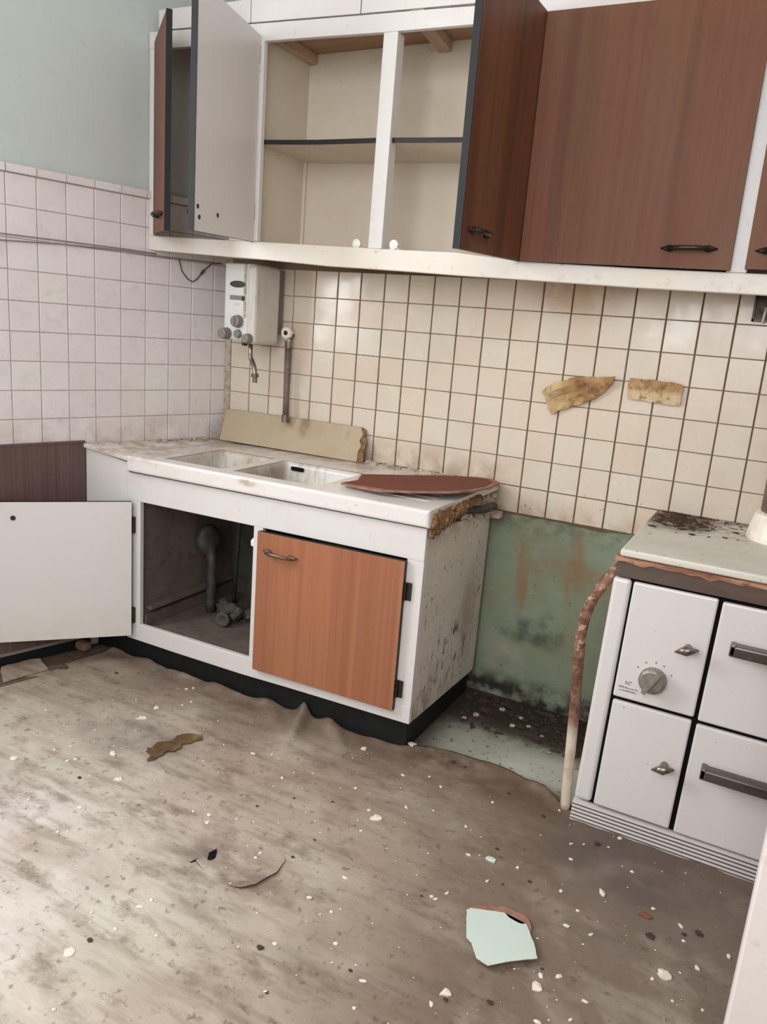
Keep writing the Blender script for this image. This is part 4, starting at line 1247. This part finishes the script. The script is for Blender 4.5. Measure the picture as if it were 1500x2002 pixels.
pull(20.76, -7.82, dUR)
pull(20.72, -11.2, dLR)
mb = MB()
prof = []
for k in range(6):
    za = -13.36 - k * 0.112
    prof += [(SY - 0.05, za), (SY - 0.05, za - 0.07), (SY + 0.08, za - 0.078), (SY + 0.08, za - 0.104)]
prof += [(SY - 0.05, -14.03), (SY + 0.3, -14.03), (SY + 0.3, -13.36)]
mb.prism([(17.72, y, z) for y, z in prof], (XR - 17.72, 0, 0))
for i in range(24):
    if i % 4:
        mb.mi[2 + i] = 1
mb.build('grooved_plinth', [enamel, M('shaded_groove', (120, 112, 106), 0.6)], rg, xf=tilt)  # groove shading deepened by a darker colour
# faint printing: a short word over two rows of small illegible marks
cu = bpy.data.curves.new('lettering', 'FONT')
cu.body = 'N°'
cu.size = 0.15 * U
cu.extrude = 0.0006
tmp = bpy.data.objects.new('lettering_curve', cu)
COL.objects.link(tmp)
bpy.context.view_layer.update()
lme2 = bpy.data.meshes.new_from_object(tmp)
bpy.data.objects.remove(tmp)
lme2.materials.clear()
lme2.materials.append(knob_grey)
tx = bpy.data.objects.new('lettering', lme2)
COL.objects.link(tx)
tx.parent = dUL
tx.rotation_euler = (math.pi / 2, 0, 0)
tx.location = W(tilt((18.5, SY - 0.045, -9.56))) - ORG[dUL.name]
mb = MB()
rs = random.Random(5)
for r in range(2):
    x = 18.36 + 0.02 * r
    while x < 18.82:
        w = 0.02 + 0.02 * rs.random()
        mb.box(x, x + w, SY - 0.046, SY - 0.038, -9.67 - 0.09 * r, -9.67 - 0.09 * r + 0.02 + 0.03 * rs.random())
        x += w + 0.015
mb.build('printed_marks', knob_grey, dUL, xf=tilt)['kind'] = 'stuff'
for a in (-60, -25, 0, 30, 60):
    t = math.radians(90 + a)
    MB().box(kc[0] + 0.48 * math.cos(t) - 0.02, kc[0] + 0.48 * math.cos(t) + 0.02, SY - 0.046, SY - 0.038, kc[2] + 0.48 * math.sin(t) - 0.02, kc[2] + 0.48 * math.sin(t) + 0.02).build('dial_mark', knob_grey, dUL, xf=tilt)

mb = MB()
rs = random.Random(17)
for k in range(300):
    a, q = 6.283 * rs.random(), rs.random() ** 0.8
    x, y = 18.9 + 0.95 * q * math.cos(a) - 0.12 * q * math.sin(a), -1.3 + 1.35 * q * math.sin(a)
    if k % 5 == 0:
        x, y = 18.2 + 2.4 * rs.random(), -0.3 - 2.9 * rs.random()
    if k % 7 == 0:
        x, y = 18.1 + 2.0 * rs.random(), -0.2 - 0.25 * rs.random()
    y = min(y, -0.24)
    r = 0.025 + 0.075 * rs.random() ** 2
    x = max(x, 18.02 + r * 1.4)
    mb.lump((x - 0.19, y, -5.955), (r * 1.3, r, r * 0.3), k, 0.6, 1)
o = mb.build('soot_crumbs', M('burnt_soot', (64, 50, 40), 0.9, layers=[dict(scale=5, lo=0.45, hi=0.6, amt=0.7, col=(104, 72, 50))], spec=0.2), rg, xf=tilt)
o['kind'] = 'stuff'

# flue
fl = empty('flue_pipe', (21.75, -1.6, -5.95))
tag(fl, 'brown-grey flue pipe rising from a white collar on the stove top', 'flue')
MB().lathe((21.75, -1.7, -5.96), (0, 0, 1), [(0, 1.06), (0.12, 1.06), (0.75, 0.93), (0.8, 0.8)], 28).build('collar', flue_white, fl, smooth=False)
MB().tube([(21.75, -1.7, -5.9), (21.75, -1.7, -2.6), (21.75, -1.62, -1.9), (21.75, -1.3, -1.3), (21.75, -0.7, -1.0), (21.75, -0.05, -0.95)], 0.8, 24).build('pipe', flue_grey, fl, smooth=True)

# rusty pipe bent down beside the range
pp = [(17.96, -5.45, -6.5), (17.84, -5.6, -6.72), (17.66, -5.74, -7.0), (17.42, -5.75, -7.5), (17.27, -5.75, -8.05), (17.22, -5.75, -8.6), (17.27, -5.75, -9.6), (17.34, -5.75, -10.8), (17.38, -5.75, -11.7), (17.43, -5.75, -12.8), (17.48, -5.75, -13.75), (17.5, -5.72, -13.97)]
o = empty('bent_pipe', (17.5, -5.7, FZ))
tag(o, 'rusty bent pipe with a cream lower half standing beside the stove', 'pipe')
MB().tube(pp, 0.145, 14, caps=True).build('pipe', rusty, o, smooth=True)
MB().tube([(17.5, -5.73, -13.9), (17.52, -5.7, -14.02)], 0.17, 12).build('open_end', black_gap, o)

# ------------------------------------------------------------------ brown panel along the left wall
o = empty('veneered_panel', lw(10, 0.1, FZ))
tag(o, 'dark brown veneered panel below the tiles on the left wall', 'panel')
mb = MB()
lwbox(mb, 6.17, 14.6, 0.02, 0.13, -13.55, -5.9)
mb.build('board', veneer_dark, o, 0.015)
mb = MB()
lwbox(mb, 6.17, 14.6, 0.02, 0.16, -5.92, -5.83)
mb.build('capping', veneer_dark, o)
mb = MB()
lwbox(mb, 6.0, 14.6, -0.11, 0.05, FZ - 0.02, -13.55)
mb.build('skirting', plinth_black, o)
mb = MB()
lwbox(mb, 6.3, 14.6, 0.02, 0.17, -13.62, -13.5)
mb.build('bottom_bead', knob_grey, o, 0.02)

# ------------------------------------------------------------------ things on the floor
o = sheet('wood_scrap', [(-1.3, -9.9, FZ + 0.09), (-0.98, -8.3, FZ + 0.09), (-1.9, -7.9, FZ + 0.09), (-2.2, -8.4, FZ + 0.09), (-2.35, -9.2, FZ + 0.09)], [dusty_wood, dusty_wood], None, 0.04, 0.02, 1, jag=0.05, face=(0, 0, 1))
tag(o, 'pale splintered wood scrap on the floor under the open cupboard door', 'wood')
o = MB().box(-1.72, -1.14, -6.5, -6.1, FZ + 0.05, FZ + 0.4).build('brick_lump', brick_mat, None, 0.12, seg=3)
tag(o, 'dusty brick lump on the floor below the open cupboard door', 'brick')

sh = empty('laminate_shard', (17.5, -11.5, FZ + 0.08))
tag(sh, 'broken pale mint laminate shard lying on the floor near the stove', 'board')
core = [(16.66, -11.2), (16.68, -10.98), (16.94, -10.74), (17.15, -10.72), (17.32, -10.57), (17.55, -10.6), (17.76, -10.58), (17.94, -10.66), (18.02, -10.8), (18.12, -11.12), (18.26, -11.42), (18.38, -11.68), (18.15, -11.86), (17.88, -12.08), (17.58, -12.4), (17.34, -12.35), (17.12, -12.03), (16.97, -11.93), (16.8, -11.5)]
face = [(16.6, -11.2), (16.65, -11.1), (16.95, -10.98), (17.2, -10.87), (17.4, -10.8), (17.52, -10.88), (17.68, -10.92), (17.82, -10.92), (17.93, -10.86), (18.13, -11.15), (18.3, -11.4), (18.45, -11.7), (18.2, -11.9), (17.92, -12.14), (17.6, -12.47), (17.32, -12.42), (17.07, -12.08), (16.92, -12.0), (16.74, -11.55)]
zt = FZ + 0.19
sheet('core', [(x, y, zt) for x, y in core], [hardboard_edge], sh, 0.07, 0.0, 1, jag=0.015, face=(0, 0, -1))
sheet('mint_face', [(x, y, zt + 0.003) for x, y in face], [shard_face, hardboard_edge], sh, 0.022, 0.0, 1, jag=0.01, face=(0, 0, 1))
sc_ = [(5.66, -10.16), (5.76, -9.98), (5.8, -9.6), (6.0, -9.45), (5.91, -9.13), (6.15, -8.81), (6.56, -8.6), (6.71, -8.83), (6.41, -9.34), (6.46, -9.73), (6.3, -10.0), (6.29, -10.31), (6.2, -10.7), (6.1, -10.4), (5.9, -10.35)]
o = sheet('rotting_scrap', [(x, y, FZ + 0.1) for x, y in sc_], [stain_scrap], None, 0.02, 0.04, 2, 2.0, 5, jag=0.08, face=(0, 0, 1))
tag(o, 'brown rotting scrap lying on the floor in front of the open cupboard', 'scrap')

FLAKES = [(3.17, -8.11, 0.05), (3.96, -6.49, 0.079), (4.12, -6.31, 0.076), (1.34, -10.3, 0.055), (3.74, -11.35, 0.065), (3.49, -11.74, 0.063), (4.27, -11.93, 0.071), (4.38, -11.73, 0.077), (3.57, -10.28, 0.049), (4.13, -10.81, 0.046), (6.31, -13.26, 0.078), (4.96, -13.78, 0.062), (10.28, -15.78, 0.075), (11.15, -15.46, 0.045), (10.3, -14.73, 0.063), (10.24, -15.04, 0.074), (10.02, -11.31, 0.054), (9.31, -11.6, 0.083), (9.51, -11.88, 0.081), (8.87, -11.71, 0.046), (10.48, -11.17, 0.046), (9.94, -9.09, 0.067), (8.44, -8.51, 0.083), (8.93, -8.2, 0.06), (7.4, -8.63, 0.054), (11.39, -12.1, 0.062), (13.4, -14.26, 0.046), (13.97, -15.37, 0.054), (10.83, -17.82, 0.063), (11.41, -12.31, 0.065), (6.65, -14.27, 0.054), (6.83, -14.1, 0.054), (7.5, -9.7, 0.054), (4.63, -7.45, 0.063), (4.73, -7.11, 0.057), (9.48, -15.7, 0.046), (11.13, -6.28, 0.079), (11.97, -8.27, 0.067), (9.94, -9.08, 0.071), (13.07, -9.9, 0.052), (12.81, -9.01, 0.085), (12.82, -6.89, 0.079), (13.53, -6.51, 0.05), (14.03, -6.79, 0.058), (15.6, -6.65, 0.074), (15.36, -8.11, 0.073), (15.87, -9.19, 0.082), (15.95, -10.8, 0.062), (15.68, -11.1, 0.078), (15.8, -11.13, 0.072), (13.93, -12.81, 0.057), (13.27, -12.71, 0.069), (14.49, -13.54, 0.08), (13.4, -14.26, 0.079), (18.63, -11.99, 0.065), (13.6, -8.26, 0.069), (14.32, -7.96, 0.046), (17.12, -8.93, 0.055), (13.63, -11.68, 0.077), (16.62, -9.84, 0.062), (17.37, -5.92, 0.052), (18.29, -9.17, 0.067), (16.92, -13.84, 0.073), (15.47, -14.1, 0.072), (15.66, -14.77, 0.06), (18.82, -9.61, 0.063), (19.27, -10.22, 0.065), (21.05, -8.73, 0.076), (21.16, -9.18, 0.066), (20.71, -10.75, 0.061), (18.2, -7.83, 0.065), (18.35, -7.04, 0.046), (18.95, -6.76, 0.047), (20.38, -8.48, 0.073), (21.52, -9.85, 0.084), (18.71, -10.26, 0.069), (21.75, -11.0, 0.061), (21.17, -11.11, 0.052), (18.04, -7.22, 0.065), (18.63, -11.98, 0.084), (19.69, -7.43, 0.076), (17.11, -8.94, 0.067), (18.88, -13.09, 0.079), (19.44, -12.7, 0.054), (18.3, -9.18, 0.066), (19.14, -6.25, 0.083), (22.11, -9.09, 0.068), (19.59, -12.11, 0.063), (20.85, -10.42, 0.056), (21.04, -10.51, 0.067), (18.95, -11.79, 0.083)]
BIG = [(13.15, -9.23, 0.17, 'white paint chip lying alone in the middle of the floor', 'w'), (4.17, -8.87, 0.16, 'white paint chip on the floor before the open cupboard', 'w'), (4.09, -8.11, 0.1, 'small white chip nearest the black plinth of the open cupboard', 'w'), (5.07, -10.96, 0.15, 'white paint chip on the floor left of the brown scrap', 'w'), (6.16, -11.77, 0.14, 'white paint chip on the floor just below the one left of the brown scrap', 'w'), (2.97, -12.72, 0.13, 'round white paint chip at the left edge of the floor', 'w'), (9.96, -16.75, 0.14, 'white paint chip lowest at the left of the floor', 'w'), (16.43, -9.05, 0.13, 'small mint green chip on the floor above the broken mint shard', 'm'), (12.36, -5.33, 0.15, 'white chip beside the plinth corner of the sink cabinet', 'w'), (11.13, -6.28, 0.12, 'white chip just in front of the black plinth under the shut door', 'w'), (20.9, -10.47, 0.17, 'crumbled white plaster chip at the bottom right of the floor', 'w'), (18.64, -12.3, 0.16, 'crumbled white plaster chip right below the mint shard', 'w'), (17.06, -13.43, 0.15, 'crumbled white plaster chip left below the mint shard', 'w'), (19.18, -8.65, 0.12, 'white chip on the floor between mint shard and stove', 'w'), (20.25, -8.83, 0.16, 'red-brown chip on the floor in front of the stove plinth', 'r')]
DARKS = [(20.48, -9.47, 0.14), (21.14, -8.97, 0.07), (21.44, -8.75, 0.12), (17.54, -9.28, 0.06), (16.42, -8.55, 0.07), (17.54, -9.28, 0.05), (16.99, -9.73, 0.05), (15.47, -11.22, 0.05), (17.13, -13.6, 0.07), (13.2, -14.53, 0.1), (13.99, -15.37, 0.06), (10.07, -16.29, 0.08), (5.24, -12.34, 0.08), (10.14, -10.56, 0.06), (12.15, -11.77, 0.06), (17.92, -13.18, 0.09), (15.13, -14.0, 0.06), (1.11, -7.04, 0.09), (17.05, -6.45, 0.08), (18.66, -6.81, 0.1), (11.77, -9.25, 0.05), (10.78, -9.7, 0.05), (12.25, -10.92, 0.05), (18.59, -11.78, 0.05), (13.8, -5.34, 0.1), (14.24, -5.38, 0.07), (15.84, -5.91, 0.07)]


def ground(x, y):
    xn = x
    ye = ipol(xn, EDGE)
    return FZ + (lino_h(x, y, ye) if y < ye else 0.0)


def flake(name, x, y, r, mat, seed, el=1.0, rot=0.0):
    rs = random.Random(seed)
    n = rs.choice((5, 6, 7)) if r < 0.08 else rs.choice((8, 9, 10))
    mb = MB()
    ring = []
    for k in range(n):
        a = 2 * math.pi * k / n + rs.uniform(-0.25, 0.25)
        q = r * (rs.uniform(0.65, 1.1) if r < 0.08 else rs.uniform(0.5, 1.1))
        px, py = q * math.cos(a) * el, q * math.sin(a)
        ring.append((x + px * math.cos(rot) - py * math.sin(rot), y + px * math.sin(rot) + py * math.cos(rot)))
    zg = max(ground(*p) for p in ring + [(x, y)])
    v = [(p[0], p[1], zg + 0.012 + rs.uniform(0, r * 0.25)) for p in ring] + [(p[0], p[1], zg - 0.01) for p in ring] + [(x, y, zg + 0.03 + r * 0.12)]
    f = [(k, (k + 1) % n, 2 * n) for k in range(n)] + [(k, k + n, (k + 1) % n + n, (k + 1) % n) for k in range(n)] + [tuple(range(2 * n - 1, n - 1, -1))]
    mb.add(v, f)
    return mb.build(name, mat)


for i, (x, y, r) in enumerate(FLAKES):
    o = flake('paint_flake', x, y, r * 0.72, chip_white, i, 1.0 + (i % 4) * 0.25, i * 1.3)
    tag(o, 'tiny white flake of paint or plaster scattered on the dirty linoleum', 'flake', 'small paint flakes on the floor')
for i, (x, y, r, lb, kind) in enumerate(BIG):
    o = flake('paint_chip', x, y, r * 0.9, {'w': chip_white, 'm': chip_mint, 'r': chip_red}[kind], 500 + i, 1.25, i * 0.9)
    tag(o, lb, 'chip', 'larger chips on the floor')
for i, (x, y, r) in enumerate(DARKS):
    o = MB().lump((x, y, ground(x, y) + r * 0.25), (r * 0.8, r * 0.6, r * 0.25), i, 0.6, 2).build('dark_crumb', chip_dark)
    tag(o, 'small dark crumb of dirt lying on the floor', 'crumb', 'dark crumbs on the floor')
# dirt pile and specks
mb = MB()
rs = random.Random(21)
for k in range(150):
    x, y = 12.5 + 4.7 * rs.random(), -0.2 - 2.6 * rs.random() ** 1.5
    mb.lump((x, y, FZ + 0.02), (0.05 + 0.16 * rs.random() ** 2, 0.05 + 0.14 * rs.random() ** 2, 0.03 + 0.1 * rs.random() ** 2), k, 0.6, 1)
o = mb.build('dirt', chip_dark)
o['kind'] = 'stuff'
tag(o, 'dark dirt heaped on the floor along the foot of the green wall', 'dirt')
mb = MB()
for k in range(240):
    x, y = rs.uniform(2, 22), rs.uniform(-16, -6.2)
    r = 0.01 + 0.022 * rs.random() ** 2
    z = ground(x, y)
    mb.add([(x - r, y - r, z + 0.012), (x + r, y - r * 0.6, z + 0.012), (x + r * 0.7, y + r, z + 0.014), (x, y, z + 0.03)], [(0, 1, 3), (1, 2, 3), (2, 0, 3)])
o = mb.build('specks', chip_white)
o['kind'] = 'stuff'
tag(o, 'fine pale specks of plaster dust strewn over the linoleum', 'specks')
SLABBITS = [(13.3, -1.97, 0.16), (14.7, -1.2, 0.1), (14.6, -1.9, 0.12), (13.9, -1.0, 0.12), (15.1, -1.6, 0.1), (13.0, -2.4, 0.1), (15.7, -2.0, 0.09), (16.2, -2.9, 0.09)]
for i, (x, y, r) in enumerate(SLABBITS):
    o = MB().lump((x, y, FZ + r * 0.4), (r, r * 0.8, r * 0.5), i + 90, 0.5, 1).build('plaster_crumb', mortar)
    tag(o, 'pale plaster crumb lying in the dirt at the foot of the green wall', 'crumb', 'plaster crumbs by the green wall')
